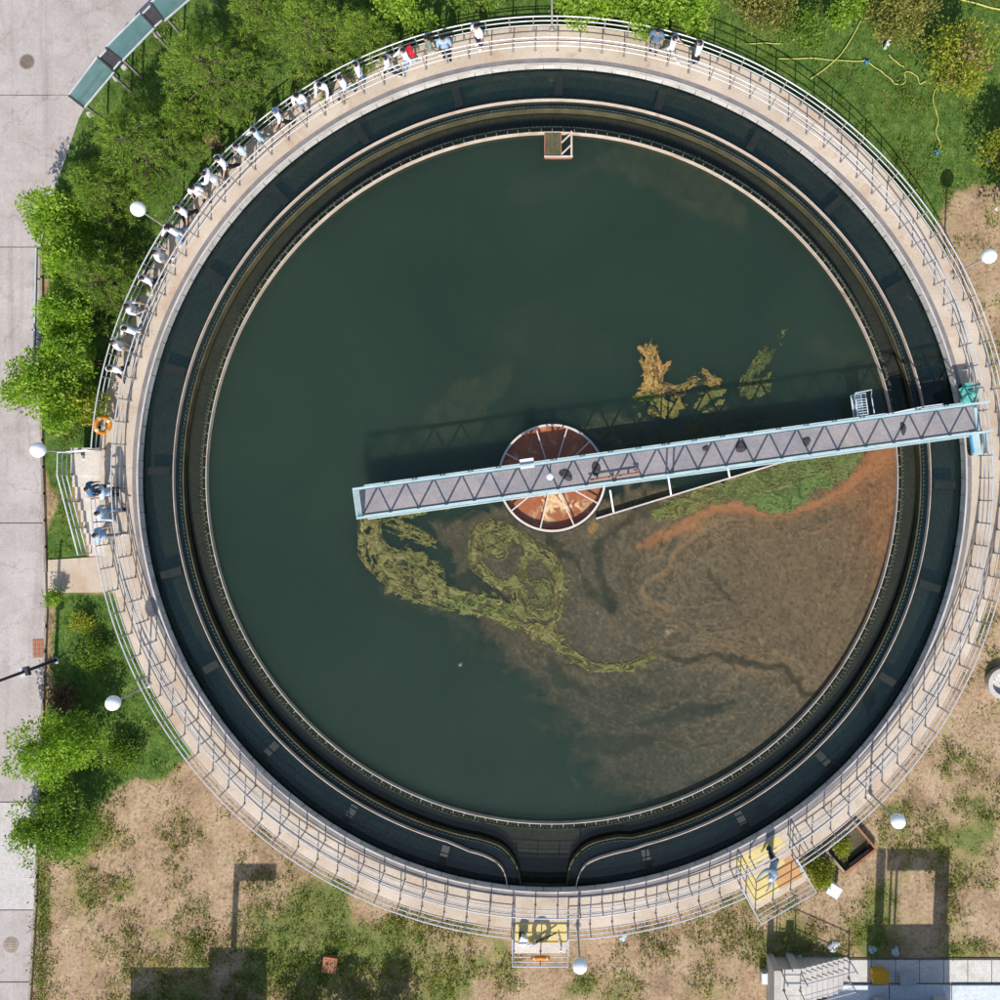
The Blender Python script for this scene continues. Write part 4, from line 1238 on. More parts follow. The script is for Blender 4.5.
    stroke([(484, 545), (492, 535), (505, 542), (500, 552), (488, 553)], [5, 7, 7, 6, 5], C(104, 106, 60), 0.48)
    stroke([(528, 555), (519, 575), (518, 600), (530, 614), (550, 614)], [5, 6, 7, 8, 7], OL, 0.45)
    stroke([(533, 590), (545, 582), (538, 600)], [9, 6, 7], C(98, 102, 60), 0.5)
    stroke([(550, 612), (556, 625), (552, 640)], [4, 5, 5], OL, 0.46)
    stroke([(555, 600), (564, 614), (566, 622)], [2, 2.5, 1], C(140, 124, 76), 0.35)
    tint([(372, 520), (376, 550), (400, 578)], C(128, 112, 68), 0.5, [6, 6, 4])
    tint([(450, 604), (480, 606), (505, 612)], C(100, 124, 60), 0.6, [6, 6, 4])
    raft = [(648, 512), (665, 500), (700, 490), (740, 474), (800, 455), (864, 440), (864, 462), (852, 476), (832, 486), (814, 492), (806, 503), (793, 512), (775, 516), (762, 511), (756, 503), (744, 502), (734, 497), (718, 498), (702, 507), (686, 514), (668, 522), (655, 520)]
    patch(raft, C(100, 106, 58), 0.3, 1.3, 4)
    tint([(770, 505), (800, 490), (825, 480)], C(88, 118, 54), 0.75, [12, 10, 6])
    tint([(745, 490), (800, 472), (850, 458)], C(86, 102, 52), 0.5, [8, 10, 10])
    tint([(655, 515), (680, 510), (710, 497)], C(122, 116, 62), 0.7, [8, 8, 6])
    patch([(641, 348), (645, 342), (652, 341), (657, 346), (655, 352), (658, 358), (662, 361), (669, 361), (669, 371), (665, 378), (657, 383), (664, 388), (668, 393), (652, 396), (648, 386), (642, 376), (640, 362)], TAN, 0.33, 1.2, 3)
    patch([(634, 396), (640, 386), (655, 384), (670, 386), (684, 392), (684, 410), (676, 416), (664, 416), (648, 421), (640, 408)], C(126, 118, 60), 0.33, 1.2, 4)
    tint([(642, 400), (652, 398)], C(94, 116, 52), 0.8, [7, 6])
    tint([(636, 391), (655, 386), (678, 391)], TAN, 0.7, [3, 4, 3])
    stroke([(683, 388), (696, 378), (706, 376), (716, 383), (722, 390)], [2, 3, 3, 4, 3], C(140, 116, 64), 0.34)
    patch([(697, 392), (712, 386), (722, 388), (725, 406), (708, 412), (696, 410)], C(110, 112, 60), 0.36, 1.2, 4)
    patch([(741, 396), (746, 380), (756, 364), (762, 350), (768, 346), (775, 347), (774, 366), (772, 384), (760, 396), (748, 400)], C(88, 96, 54), 0.44, 1.5, 8)
    stroke([(777, 343), (780, 336), (782, 331)], [1, 1.8, 1], C(122, 116, 74), 0.25, 1.2)
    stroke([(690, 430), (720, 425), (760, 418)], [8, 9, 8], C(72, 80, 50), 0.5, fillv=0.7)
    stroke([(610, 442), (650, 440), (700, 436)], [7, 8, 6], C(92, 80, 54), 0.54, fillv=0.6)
    base_a = alpha.copy()
    AP = [C(128, 122, 72), C(142, 132, 82), C(104, 112, 58), C(150, 136, 90), C(84, 92, 48), C(112, 126, 62)]
    cres = [(369, 516), (370, 545), (382, 566), (402, 580), (426, 592), (450, 601), (476, 604), (500, 611), (524, 620), (546, 634)]
    tl2 = [(536, 628), (560, 645), (580, 660), (600, 669), (624, 668), (645, 659), (660, 652)]
    loop1 = [(520, 590), (505, 588), (490, 579), (478, 566), (474, 548), (478, 532), (490, 524), (506, 526), (520, 537), (532, 547), (546, 556), (557, 574), (560, 596), (556, 614), (545, 620)]
    loop2 = [(484, 548), (490, 536), (503, 537), (508, 547), (500, 556), (488, 553)]
    loop3 = [(532, 550), (520, 572), (516, 598), (528, 614), (548, 614), (552, 596), (544, 580), (532, 590)]
    br1 = [(380, 520), (405, 530), (434, 542)]; br2 = [(388, 552), (415, 558), (436, 570), (444, 590)]; top1 = [(368, 514), (410, 511), (448, 506)]
    plume = [(744, 399), (750, 382), (760, 364), (772, 345)]
    tanb = [(646, 343), (650, 360), (655, 378), (650, 392)]; tanc = [(636, 392), (656, 386), (680, 391), (700, 378), (722, 388)]
    TP = [C(196, 152, 88), C(172, 130, 72), C(210, 168, 104)]
    fa, fc_ = filaments(sh, 358, 328, st, [(cres, [10, 14, 14, 11, 10, 11, 9], 190, AP, 1.0, (.06, .22), 1.6), (tl2, [7, 4, 3.5, 3], 60, AP, 1.0, (.1, .3), 1.0), (loop1, [5, 5, 5, 6, 6, 6], 120, AP, 1.0, (.06, .2), 1.6),
                                            (loop2, [4, 4], 26, AP, .95, (.15, .4), 1.4), (loop3, [5, 6, 5], 60, AP, .95, (.08, .25), 1.6), (br1, [7, 7, 4], 26, AP, 1, (.2, .5), 1.5), (br2, [7, 7, 6], 30, AP, 1, (.2, .5), 1.6),
                                            (top1, [6, 5, 2], 40, [C(96, 124, 56), C(120, 128, 66)], 1, (.15, .4), 1), (plume, [7, 8, 6, 3], 66, [C(88, 102, 54), C(112, 118, 66), C(70, 82, 44)], .95, (.12, .3), 1.6),
                                            (tanb, [4, 8, 9, 6], 60, TP, 1, (.15, .4), 1.2), (tanc, [3, 4, 4, 3, 3], 50, TP, .9, (.08, .2), 1.4),
                                            ([(655, 515), (720, 492), (800, 470), (862, 448)], [4, 9, 16, 10], 260, [C(112, 118, 64), C(94, 120, 58), C(134, 130, 76), C(74, 88, 44)], .8, (.03, .1), 2.2)], 515)
    in_raft = in_poly(X, Y, raft)  # true inside the outline of the green raft
    fa = fa * (0.45 + 0.55 * sm(nb, 0.36, 0.54))
    fc_ = fc_ * 0.92
    rgb = np.where((fa > 0.05)[..., None], rgb * (1 - 0.85 * fa[..., None]) + fc_ * 0.85 * fa[..., None], rgb)
    holes = np.where(in_raft, 1.0, 0.9 * sm(na, 0.40, 0.56))
    alpha = np.maximum(base_a * holes, fa * np.where(in_raft, sm(base_a, 0.2, 0.6), 1.0))
    alpha *= sm(rr - 55, 0, 2)
    rgb = rgb * (0.48 + 0.55 * nb[..., None] + 0.36 * strand[..., None]) * (0.82 + 0.36 * nc[..., None])
    rgb = blend(rgb, C(150, 138, 92), sm(strand, 0.8, 0.97) * 0.35)
    rgb = blend(rgb, C(52, 60, 32), sm(0.4 - nb, 0, 0.12) * 0.6)
    z = ZW + 0.018 + alpha * (0.035 * strand + 0.03 * nb)
    sheet('algae_raft', X, Y, z, np.clip(rgb, 0.004, 1), alpha, mat_scum('floating_algae', 34, 0.85, 0.3, 0.4), 'curling olive and green algae rafts floating around the bridge', 0.04)
make_scum()

def well_froth():
    st = 0.6
    X, Y = np.meshgrid(np.arange(498, 602, st), np.arange(426, 532, st))
    rr = np.hypot(X - CX + 1, Y - CY)
    Xc, Yc = warp(X, Y, 6, 9, 611)
    n = pfbm(Xc, Yc, 6, 621, 4); r = np.clip(ridge(Xc, Yc, 5, 631, 3), 0, 1)
    near = sm(seg_d(X, Y, [(548, 494), (545, 512), (538, 524)], [14, 10, 6]), -7, 7) + sm(seg_d(X, Y, [(556, 500), (572, 508), (584, 504)], [7, 7, 5]), -6, 6)
    a = np.clip(near, 0, 1) * sm(n + 0.12 * r, 0.50, 0.62) * sm(50.5 - rr, 0, 1.5)
    rgb = np.zeros(X.shape + (3,)) + np.array(C(206, 160, 112)[:3]); rgb = blend(rgb, C(240, 212, 172), r * 0.8) * (0.75 + 0.5 * n[..., None])
    k = (CAMZ + 0.64) / (CAMZ - ZW)
    sheet('froth', (X - CX) * k + CX, (Y - CY) * k + CY, -0.632 + 0.02 * a * r, rgb, a, mat_scum('pale_froth', 40, 0.8, 0.2, 0.3), 'pale curdled froth floating in the rusty feed well', 0.04)
well_froth()

# ------------------------------------------------------------------ vegetation
LM = {
    'bright': mat_leaf('bright_broad_leaf', C(132, 174, 48), C(168, 206, 70), C(204, 224, 116), 0.48),
    'mid': mat_leaf('mid_broad_leaf', C(104, 144, 48), C(138, 174, 66), C(172, 196, 96), 0.42),
    'pine': mat_leaf('pine_needle', C(122, 162, 54), C(160, 194, 78), C(198, 216, 114), 0.48),
    'olive': mat_leaf('olive_leaf', C(122, 128, 56), C(158, 158, 76), C(190, 180, 104), 0.35),
    'yellow': mat_leaf('yellow_green_leaf', C(140, 156, 44), C(178, 188, 66), C(206, 202, 100), 0.4),
    'grass': mat_leaf('grass_blade', C(80, 112, 42), C(112, 138, 60), C(158, 168, 92), 0.3, 0.7),
    'weed': mat_leaf('weed_leaf', C(84, 116, 40), C(130, 140, 60), C(176, 162, 76), 0.3, 0.7),
    'dry': mat_leaf('dry_stalk', C(136, 112, 80), C(164, 142, 100), C(190, 170, 120), 0.15, 0.9),
    'moss': mat_leaf('weir_moss', C(58, 78, 34), C(92, 108, 50), C(150, 150, 100), 0.2, 0.8),
    'brown': mat_leaf('withered_leaf', C(96, 76, 56), C(124, 102, 78), C(150, 128, 98), 0.2, 0.9),
}

def leaf_mesh(name, P, D, U, Ln, Wd, mat, fold=0.25):
    """P base points, D directions, U side vectors; each leaf is a folded diamond of two quads' worth of triangles"""
    n = len(P)
    Nn = np.cross(D, U)
    mid = P + D * (Ln * 0.55)[:, None]
    tip = P + D * Ln[:, None] - Nn * (Ln * 0.12)[:, None]
    l = mid + U * (Wd * 0.5)[:, None] + Nn * (Wd * fold)[:, None]
    r = mid - U * (Wd * 0.5)[:, None] + Nn * (Wd * fold)[:, None]
    V = np.stack([P, r, tip, l], 1).reshape(-1, 3)
    i = np.arange(n) * 4
    F = np.concatenate([np.stack([i, i + 1, i + 2], 1), np.stack([i, i + 2, i + 3], 1)])
    me = bpy.data.meshes.new(name)
    me.vertices.add(len(V)); me.vertices.foreach_set('co', V.reshape(-1).astype(np.float32))
    me.loops.add(len(F) * 3); me.loops.foreach_set('vertex_index', F.reshape(-1).astype(np.int32))
    me.polygons.add(len(F)); me.polygons.foreach_set('loop_start', (np.arange(len(F)) * 3).astype(np.int32))
    me.polygons.foreach_set('loop_total', np.full(len(F), 3, np.int32))
    me.materials.append(mat)
    me.update(calc_edges=True)
    return me

def unit(v):
    return v / (np.linalg.norm(v, axis=1, keepdims=True) + 1e-9)

def rand_dirs(n, up=0.0, g=nrg):
    d = g.normal(size=(n, 3)); d[:, 2] += up
    return unit(d)

def side_of(D, g=nrg):
    r = g.normal(size=D.shape)
    r[:, 2] *= 0.35
    return unit(np.cross(D, unit(r)))

def trunk_mesh(h, r, limbs, g):
    mb = MB()
    lean = (g.uniform(-.1, .1), g.uniform(-.1, .1))
    pts = [(lean[0] * t * h * 0.4, lean[1] * t * h * 0.4, t * h) for t in (0, .25, .5, .75, 1)]
    mb.tube(pts, [r * 1.25, r, r * .8, r * .55, r * .25], 8)
    for (a, z, ln, up) in limbs:
        b = Vector((lean[0] * z * 0.4, lean[1] * z * 0.4, z))
        d = Vector((math.cos(a), math.sin(a), up))
        mb.tube([b, b + d * ln * .5 + Vector((0, 0, .05)), b + d * ln], [r * .4, r * .26, r * .1], 6)
    return mb

def broad_tree(px, py, rpx, kind, label, h=3.4, n=5200, leaf=0.13, name='broadleaf_tree', cat='tree', squash=0.75, group=None, ry=None, zc=None, gap=0.35):
    g = np.random.default_rng(int(px * 7 + py * 13) % 99991)
    zc = (ZG + h * 0.62) if zc is None else zc
    rad = rpx * (CAMZ - zc) / FPX
    ry_ = (ry or rpx) * (CAMZ - zc) / FPX
    c = W(px, py, zc)
    e = empty(name, (c.x, c.y, ZG)); tag(e, label, cat, group)
    ncl = int(18 + rad * 10)
    # clumps spread through the crown
    u = rand_dirs(ncl, 0.25, g); rr = g.uniform(0.25, 1.0, ncl) ** 0.6
    cc = u * (rr * np.where(g.random(ncl) < 0.2, 1.22, 1.0))[:, None] * np.array([rad * 0.84, ry_ * 0.84, h * 0.36])
    cr = g.uniform(0.16, 0.34, ncl) * min(rad, ry_) + 0.08
    k = g.integers(0, ncl, n)
    d = rand_dirs(n, 0.35, g)
    P = cc[k] + d * (cr[k] * g.uniform(0.55, 1.05, n))[:, None] + g.normal(size=(n, 3)) * 0.03
    P[:, 2] += zc - ZG
    P[:, 2] = np.maximum(P[:, 2], 0.06)
    D = unit(d + g.normal(size=(n, 3)) * 0.6 + np.array([0, 0, -0.15]))
    U = side_of(D, g)
    Ln = g.uniform(0.7, 1.3, n) * leaf; Wd = Ln * g.uniform(0.5, 0.75, n)
    me = leaf_mesh('crown', P, D, U, Ln, Wd, LM[kind])
    link_mesh('crown', me, None, e)
    limbs = [(g.uniform(0, 6.28), h * g.uniform(.2, .6), max(rad, ry_) * g.uniform(.5, .85), g.uniform(.3, .9)) for _ in range(9)]
    trunk_mesh(h * 0.85, 0.05 + rad * 0.035, limbs, g).build('trunk', M['bark'], e)
    return e

def pine_tree(px, py, rpx, label, h=4.2, kind='pine', dens=1.0, group=None):
    g = np.random.default_rng(int(px * 5 + py * 11) % 99991)
    zc = ZG + h * 0.55
    rad = rpx * (CAMZ - zc) / FPX
    c = W(px, py, zc)
    e = empty('pine_tree', (c.x, c.y, ZG)); tag(e, label, 'tree', group)
    P = []; A = []
    limbs = []
    nw = 8
    for w in range(nw):
        z = h * (0.2 + 0.75 * w / (nw - 1))
        rl = rad * (1.08 - 0.95 * (w / (nw - 1)) ** 1.3) + 0.12
        nb_ = 7 if w < 6 else 5
        a0 = g.uniform(0, 6.28)
        for b in range(nb_):
            a = a0 + 6.283 * b / nb_ + g.uniform(-.25, .25)
            L_ = rl * g.uniform(.75, 1.12); up = g.uniform(0.05, 0.35)
            limbs.append((a, z, L_, up))
            d = np.array([math.cos(a), math.sin(a), up]); s = np.array([-math.sin(a), math.cos(a), 0.0])
            m = int((6 + L_ * 9) * dens)
            for q in range(m):
                t = g.uniform(0.25, 1.03)
                off = g.normal() * 0.22 * L_ * (1.05 - t * 0.6)
                p = d * L_ * t + s * off + np.array([0, 0, z + g.normal() * 0.05 + abs(off) * 0.2])
                P.append(p); A.append(unit((d * 0.8 + s * np.sign(off) * 0.6 + np.array([0, 0, 0.55]))[None])[0])
    for q in range(int(14 * dens)):
        P.append(np.array([g.normal() * .08, g.normal() * .08, h * g.uniform(.88, 1.02)])); A.append(np.array([0, 0, 1.0]))
    P = np.array(P); A = np.array(A)
    nn = 15
    PP = np.repeat(P, nn, 0) + g.normal(size=(len(P) * nn, 3)) * 0.03
    AA = np.repeat(A, nn, 0)
    D = unit(AA * 0.75 + rand_dirs(len(PP), 0.1, g))
    PP = PP + AA * g.uniform(-.08, .12, len(PP))[:, None]
    Ln = g.uniform(.10, .19, len(PP)); Wd = g.uniform(.016, .030, len(PP))
    me = leaf_mesh('crown', PP, D, side_of(D, g), Ln, Wd, LM[kind])
    link_mesh('crown', me, None, e)
    trunk_mesh(h, 0.09, limbs, g).build('trunk', M['bark'], e)
    return e

pine_tree(207, 72, 50, 'large pine tree at the top left beside the glass canopies', 4.6)
pine_tree(134, 147, 50, 'pine tree with a pale leader at its tip, between road and lamp', 4.4)
pine_tree(100, 192, 36, 'smaller pine tree just left of the upper globe lamp', 3.6)
pine_tree(98, 278, 40, 'dark pine tree beside the railing below the upper left lamp', 3.6)
pine_tree(310, 32, 48, 'pine tree behind the upper left railing near the top edge', 4.4)
pine_tree(262, 8, 36, 'pine tree cut by the top edge right of the glass canopies', 4.0)
pine_tree(362, 38, 30, 'small pine tree against the railing at the top', 3.2)
pine_tree(185, 120, 26, 'low dark young pine tree between the two large pines', 2.6)
broad_tree(57, 222, 33, 'bright', 'bright green leafy tree at the road edge left of the pines', 3.0, 5200)
broad_tree(68, 262, 24, 'bright', 'narrow bright green tree in the roadside row, third from the bottom', 3.0, 3600)
broad_tree(68, 312, 28, 'bright', 'bright green tree in the roadside row, second from the bottom', 3.2, 5000)
broad_tree(74, 358, 26, 'bright', 'bright green tree standing against the left railing above the lifebuoy', 3.0, 4400)
broad_tree(46, 396, 42, 'bright', 'wide bright green tree spreading over the road left of the lifebuoy', 3.2, 7600)
broad_tree(84, 402, 22, 'yellow', 'small yellow green bush under the wide tree by the lifebuoy', 2.2, 2600, name='bush', cat='bush')
broad_tree(404, -4, 32, 'bright', 'bright yellow green tree at the top edge above the red backpack', 3.0, 5000)
broad_tree(585, -6, 34, 'bright', 'bright green maple at the top edge right of the lamp pole', 3.0, 5200, leaf=0.15)
broad_tree(640, -4, 36, 'bright', 'bright green maple at the top edge above the blue shirted person', 3.0, 5600, leaf=0.15)
broad_tree(690, 0, 30, 'bright', 'bright green maple at the top edge above the three walkers', 3.0, 4400, leaf=0.15)
broad_tree(478, -14, 26, 'mid', 'green tree crown touching the top edge left of the lamp pole', 2.8, 3400)
broad_tree(760, 0, 40, 'olive', 'olive brown shrub with bare twigs at the top edge', 2.2, 4200, name='shrub', cat='shrub', leaf=0.10)
broad_tree(800, 28, 26, 'mid', 'dull green shrub with pale bare twigs on the lawn', 1.4, 2400, name='shrub', cat='shrub', leaf=0.10)
broad_tree(847, 10, 16, 'bright', 'small bright green sapling at the top between olive shrubs', 2.2, 2000)
broad_tree(900, 16, 34, 'olive', 'golden olive tree at the top right above the white post', 3.0, 5000, leaf=0.11)
broad_tree(968, 58, 42, 'yellow', 'yellow green tree with grey branches near the top right corner', 3.2, 4800, leaf=0.11)
broad_tree(1012, 148, 26, 'yellow', 'yellow green shrub cut by the right edge near the lawn', 2.2, 2800)
broad_tree(1052, 190, 44, 'mid', 'tree outside the right edge shading the lawn corner', 3.8, 4200)
broad_tree(60, 748, 44, 'bright', 'large leafy green bush over the verge at the lower left', 2.6, 7600, leaf=0.12, name='bush', cat='bush')
broad_tree(58, 822, 38, 'mid', 'spreading green bush below the large one at the lower left', 2.2, 5200, leaf=0.12, name='bush', cat='bush')
broad_tree(30, 832, 14, 'mid', 'small sprig of bush reaching over the road edge', 1.4, 900, name='bush', cat='bush')
broad_tree(62, 700, 16, 'brown', 'withered brown bush beside the kerb', 1.0, 1800, leaf=0.09, name='bush', cat='bush')
broad_tree(92, 655, 20, 'mid', 'low dark undergrowth clump on the verge left of the lower left lamp', 0.6, 2400, leaf=0.08, name='undergrowth', cat='undergrowth')
broad_tree(122, 752, 22, 'mid', 'ragged undergrowth clump at the foot of the lower left railing', 0.6, 2600, leaf=0.08, name='undergrowth', cat='undergrowth')
broad_tree(80, 622, 13, 'yellow', 'yellowish undergrowth clump on the verge just below the concrete path', 0.5, 1300, leaf=0.07, name='undergrowth', cat='undergrowth')
broad_tree(53, 597, 9, 'bright', 'small green shrub at the corner of the concrete path', 0.8, 900, leaf=0.08, name='shrub', cat='shrub')
broad_tree(822, 873, 14, 'yellow', 'yellow green weedy shrub between platform and planter', 0.7, 1700, leaf=0.09, name='shrub', cat='shrub')
broad_tree(842, 846, 9, 'yellow', 'yellow green weeds growing inside the rusty planter', 0.7, 800, leaf=0.08, name='shrub', cat='shrub')
broad_tree(962, 62, 20, 'dry', 'grey bare twiggy top showing through the yellow green tree', 3.4, 500, leaf=0.16, name='bare_branches', cat='branches')

def scatter_points(n, step=2.0, seed=3):
    g = np.random.default_rng(seed)
    X = g.uniform(-20, 1020, n); Y = g.uniform(-20, 1020, n)
    k = (CAMZ - ZG) / FPX
    ok = (np.hypot((X - CX) * k, (Y - CY) * k) > 17.25)
    road_x = np.interp(Y, [-40, 25, 82, 118, 165, 205, 245, 440, 600, 900, 1000], [210, 156, 106, 86, 70, 56, 49, 48, 50, 39, 33])
    ok &= X > road_x
    ok &= ~((Y > 555) & (Y < 596) & (X < 118) & (X > 40))
    ok &= ~((Y > 446) & (Y < 560) & (X > 72 - 0) & (X < 112))
    ok &= ~((X > 776) & (Y > 955))
    return X[ok], Y[ok], g

def grass_field():
    X, Y, g = scatter_points(420000, seed=21)
    n1 = pfbm(X, Y, 40, 5)
    lush, wd = ground_masks(X, Y, n1)
    keep = g.random(len(X)) < np.clip(lush * 0.75 + 0.02, 0, 1)
    X, Y = X[keep], Y[keep]
    n = len(X); k = (CAMZ - ZG) / FPX
    P = np.stack([(X - CX) * k, -(Y - CY) * k, np.full(n, ZG - 0.01)], 1)
    clump = pfbm(X, Y, 9, 77, 3)
    D = unit(np.stack([g.normal(size=n) * 0.8, g.normal(size=n) * 0.8, np.full(n, 0.9)], 1))
    Ln = g.uniform(.07, .16, n) * (0.6 + clump); Wd = g.uniform(.012, .022, n)
    me = leaf_mesh('grass', P, D, side_of(D, g), Ln, Wd, LM['grass'], 0.1)
    o = link_mesh('grass', me); tag(o, 'short green grass on the lawns and verges around the tank', 'grass', kind='stuff')
grass_field()

def weeds():
    X, Y, g = scatter_points(115000, seed=41)
    n1 = pfbm(X, Y, 22, 91, 4); n2 = pfbm(X, Y, 60, 95, 3)
    lush, wd = ground_masks(X, Y, n1)
    hedge = ((X > 32) & (X < 49) & (Y > 862)).astype(float)
    pr = np.clip(sm(wd + (n1 - 0.5) * 2.2, 0.15, 0.8) * 0.95 + 0.014 + 0.08 * sm(n1, 0.52, 0.7) + 0.05 * lush + hedge, 0, 1)
    keep = g.random(len(X)) < pr
    X, Y, n1, n2, hedge, wd = X[keep], Y[keep], n1[keep], n2[keep], hedge[keep], wd[keep]
    k = (CAMZ - ZG) / FPX
    sets = {'weed': [], 'yellow': [], 'mid': [], 'dry': []}
    for i in range(len(X)):
        t = g.random()
        green = n2[i] + (0.25 if hedge[i] else 0)
        if t < 0.34: kd = 'dry' if wd[i] < 0.5 and not hedge[i] else 'weed'
        elif t < 0.62: kd = 'weed'
        elif t < 0.84: kd = 'yellow' if green < 0.55 else 'mid'
        else: kd = 'mid'
        sets[kd].append(i)
    names = {'weed': ('weeds', 'mixed dry and green weeds scattered over the bare soil'), 'yellow': ('yellow_weeds', 'yellow green weeds patching the bare soil'),
             'mid': ('green_weeds', 'fresh green weeds in clumps on the soil and verges'), 'dry': ('dry_weeds', 'dry straw coloured weeds lying over the bare soil')}
    for kd, ids in sets.items():
        ids = np.array(ids, int)
        m = 14
        sz = np.clip(g.gamma(1.8, 0.05, len(ids)), 0.03, 0.2) * (1 + 0.5 * hedge[ids])
        bx = np.repeat(np.stack([(X[ids] - CX) * k, -(Y[ids] - CY) * k, np.full(len(ids), ZG)], 1), m, 0)
        s = np.repeat(sz, m)
        n = len(bx)
        off = g.normal(size=(n, 3)) * s[:, None] * 0.8; off[:, 2] = np.abs(off[:, 2]) * 1.1
        D = unit(off * np.array([1, 1, 0.4]) + g.normal(size=(n, 3)) * 0.05 + np.array([0, 0, 0.02]))
        Ln = np.clip(s * g.uniform(0.35, 0.75, n), 0.025, 0.12); Wd = Ln * (0.16 if kd == 'dry' else 0.5) * g.uniform(0.7, 1.2, n)
        me = leaf_mesh(names[kd][0], bx + off * 0.6, D, side_of(D, g), Ln, Wd, LM[kd])
        o = link_mesh(names[kd][0], me); tag(o, names[kd][1], 'weeds', kind='stuff')
weeds()

def dry_litter():
    X, Y, g = scatter_points(90000, seed=61)
    n1 = pfbm(X, Y, 26, 191, 4)
    lush, wd = ground_masks(X, Y, n1)
    keep = g.random(len(X)) < np.clip((1 - lush) * sm(n1, 0.42, 0.66), 0, 1)
    X, Y = X[keep], Y[keep]
    n = len(X); k = (CAMZ - ZG) / FPX
    P = np.stack([(X - CX) * k, -(Y - CY) * k, np.full(n, ZG + 0.01)], 1)
    D = unit(np.stack([g.normal(size=n), g.normal(size=n), np.abs(g.normal(size=n)) * 0.5 + 0.1], 1))
    me = leaf_mesh('dry_grass', P, D, side_of(D, g), g.uniform(.06, .2, n), g.uniform(.012, .026, n), LM['dry'], 0.1)
    o = link_mesh('dry_grass', me); tag(o, 'dry straw and dead grass strewn over the brown soil', 'dry grass', kind='stuff')
dry_litter()

def weir_moss():
    g = np.random.default_rng(71)
    n = 9000
    a = g.uniform(0, 360, n)
    w = pfbm(a * 3.0, np.zeros(n), 12, 55, 3)
    dn = np.where((a > 130) & (a < 300), 1.0, 0.25)
    keep = g.random(n) < sm(w, 0.4, 0.65) * dn
    a = a[keep]; n = len(a)
    inner = g.random(n) < 0.7
    r = np.where(inner, RW_I + g.normal(size=n) * 0.05 - 0.03, RW_O + g.normal(size=n) * 0.035 + 0.05)
    ok = inner | ((a < 250) | (a > 285))
    a, r = a[ok], r[ok]; n = len(a)
    P = np.stack([r * np.cos(np.radians(a)), r * np.sin(np.radians(a)), np.full(n, ZW - 0.01)], 1)
    D = rand_dirs(n, 0.6, g)
    me = leaf_mesh('weir_moss', P, D, side_of(D, g), g.uniform(.04, .11, n), g.uniform(.02, .05, n), LM['moss'])
    o = link_mesh('weir_moss', me); tag(o, 'ragged green moss growing along the notched weirs', 'moss', kind='stuff')
weir_moss()

# ------------------------------------------------------------------ glass-roofed canopies along the road
def canopy(name, corners, label, glass=True):
    """corners: four pixels of the roof, z about 1.35"""
    zt = 1.3
    P = [W(x, y, zt) for x, y in corners]     # a,b = first end (road side, garden side), c,d = other end
    a, b, c, d = P
    ctr = (a + b + c + d) / 4
    e = empty(name, (ctr.x, ctr.y, ZG)); tag(e, label, 'canopy', 'glass canopies')
    loc = [p - Vector((ctr.x, ctr.y, ZG)) for p in P]
    a, b, c, d = loc
    a.z += 0.0; d.z += 0.0; b.z -= 0.12; c.z -= 0.12
    mb = MB().add([a, b, c, d, a + Vector((0, 0, .02)), b + Vector((0, 0, .02)), c + Vector((0, 0, .02)), d + Vector((0, 0, .02))],
                  [(3, 2, 1, 0), (4, 5, 6, 7), (0, 1, 5, 4), (1, 2, 6, 5), (2, 3, 7, 6), (3, 0, 4, 7)])
    mb.build('glass_roof', M['glass'] if glass else M['dark'], e)
    MB().bar(a + Vector((0, 0, .04)), b + Vector((0, 0, .04)), .06).build('end_bar', M['dark'], e)
    MB().bar(c + Vector((0, 0, .04)), d + Vector((0, 0, .04)), .06).build('end_bar', M['dark'], e)
    MB().bar(b + Vector((0, 0, .03)), c + Vector((0, 0, .03)), .05).build('eave_bar', M['steel'], e)
    MB().bar(a + Vector((0, 0, .03)), d + Vector((0, 0, .03)), .05).build('eave_bar', M['steel'], e)
    m0 = (a + b) / 2; m1 = (c + d) / 2
    if glass:
        for p in (m0.lerp(m1, .06), m0.lerp(m1, .94)):
            MB().box((p.x, p.y, 1.1), (0.08, 0.08, 2.15)).build('post', M['steel_dark'], e)
    if glass:
        p0, p1 = m0.lerp(m1, .06), m0.lerp(m1, .94)
        MB().bar((p0.x, p0.y, 2.2), (p1.x, p1.y, 2.2), 0.06, 0.08).build('ridge_beam', M['steel_dark'], e)
    return e
canopy('glass_canopy', [(69, 96), (83, 107), (113, 71), (98, 57)], 'lowest of the teal glass canopies, beside the road')
canopy('glass_canopy', [(106, 48), (121, 60), (153, 27), (141, 13)], 'middle teal glass canopy between two dark links')
canopy('glass_canopy', [(151, 3), (163, 20), (205, -16), (195, -34)], 'uppermost teal glass canopy, cut by the top edge')
canopy('link_roof', [(99, 58.5), (112, 69), (119.5, 60), (107, 50)], 'dark link roof between the lowest and middle canopies', False)
canopy('link_roof', [(142, 15), (153, 26), (161, 19), (151, 6)], 'dark link roof between the middle and upper canopies', False)
for (x, y, l) in ((91, 115, 'pale concrete footing block at the foot of the lowest canopy'), (117, 79, 'pale footing block under the gap beside the lowest canopy'),
                  (125, 68, 'pale footing block at the lower end of the middle canopy'), (158, 36, 'pale footing block at the upper end of the middle canopy')):
    v = W(x, y, ZG)
    o = MB().box((0, 0, 0.06), (0.2, 0.18, 0.2), R(30)).box((0, 0, 0.18), (0.12, 0.1, 0.06), R(30)).build('footing_block', M['stone']); o.location = v
    tag(o, l, 'block')

# low pale railing at the road edge in front of the row of trees
e = empty('verge_barrier'); tag(e, 'low pale blue metal barrier at the road edge in front of the trees', 'barrier')
pa, pb = W(41.5, 250, ZG), W(39, 370, ZG)
MB().bar(pa + Vector((0, 0, .34)), pb + Vector((0, 0, .34)), 0.05, 0.12).build('rail', M['plastic_bag'], e)
for t in np.linspace(0, 1, 5):
    p = pa.lerp(pb, t); MB().box((p.x, p.y, ZG + .16), (.05, .05, .36)).build('post', M['steel_dark'], e)

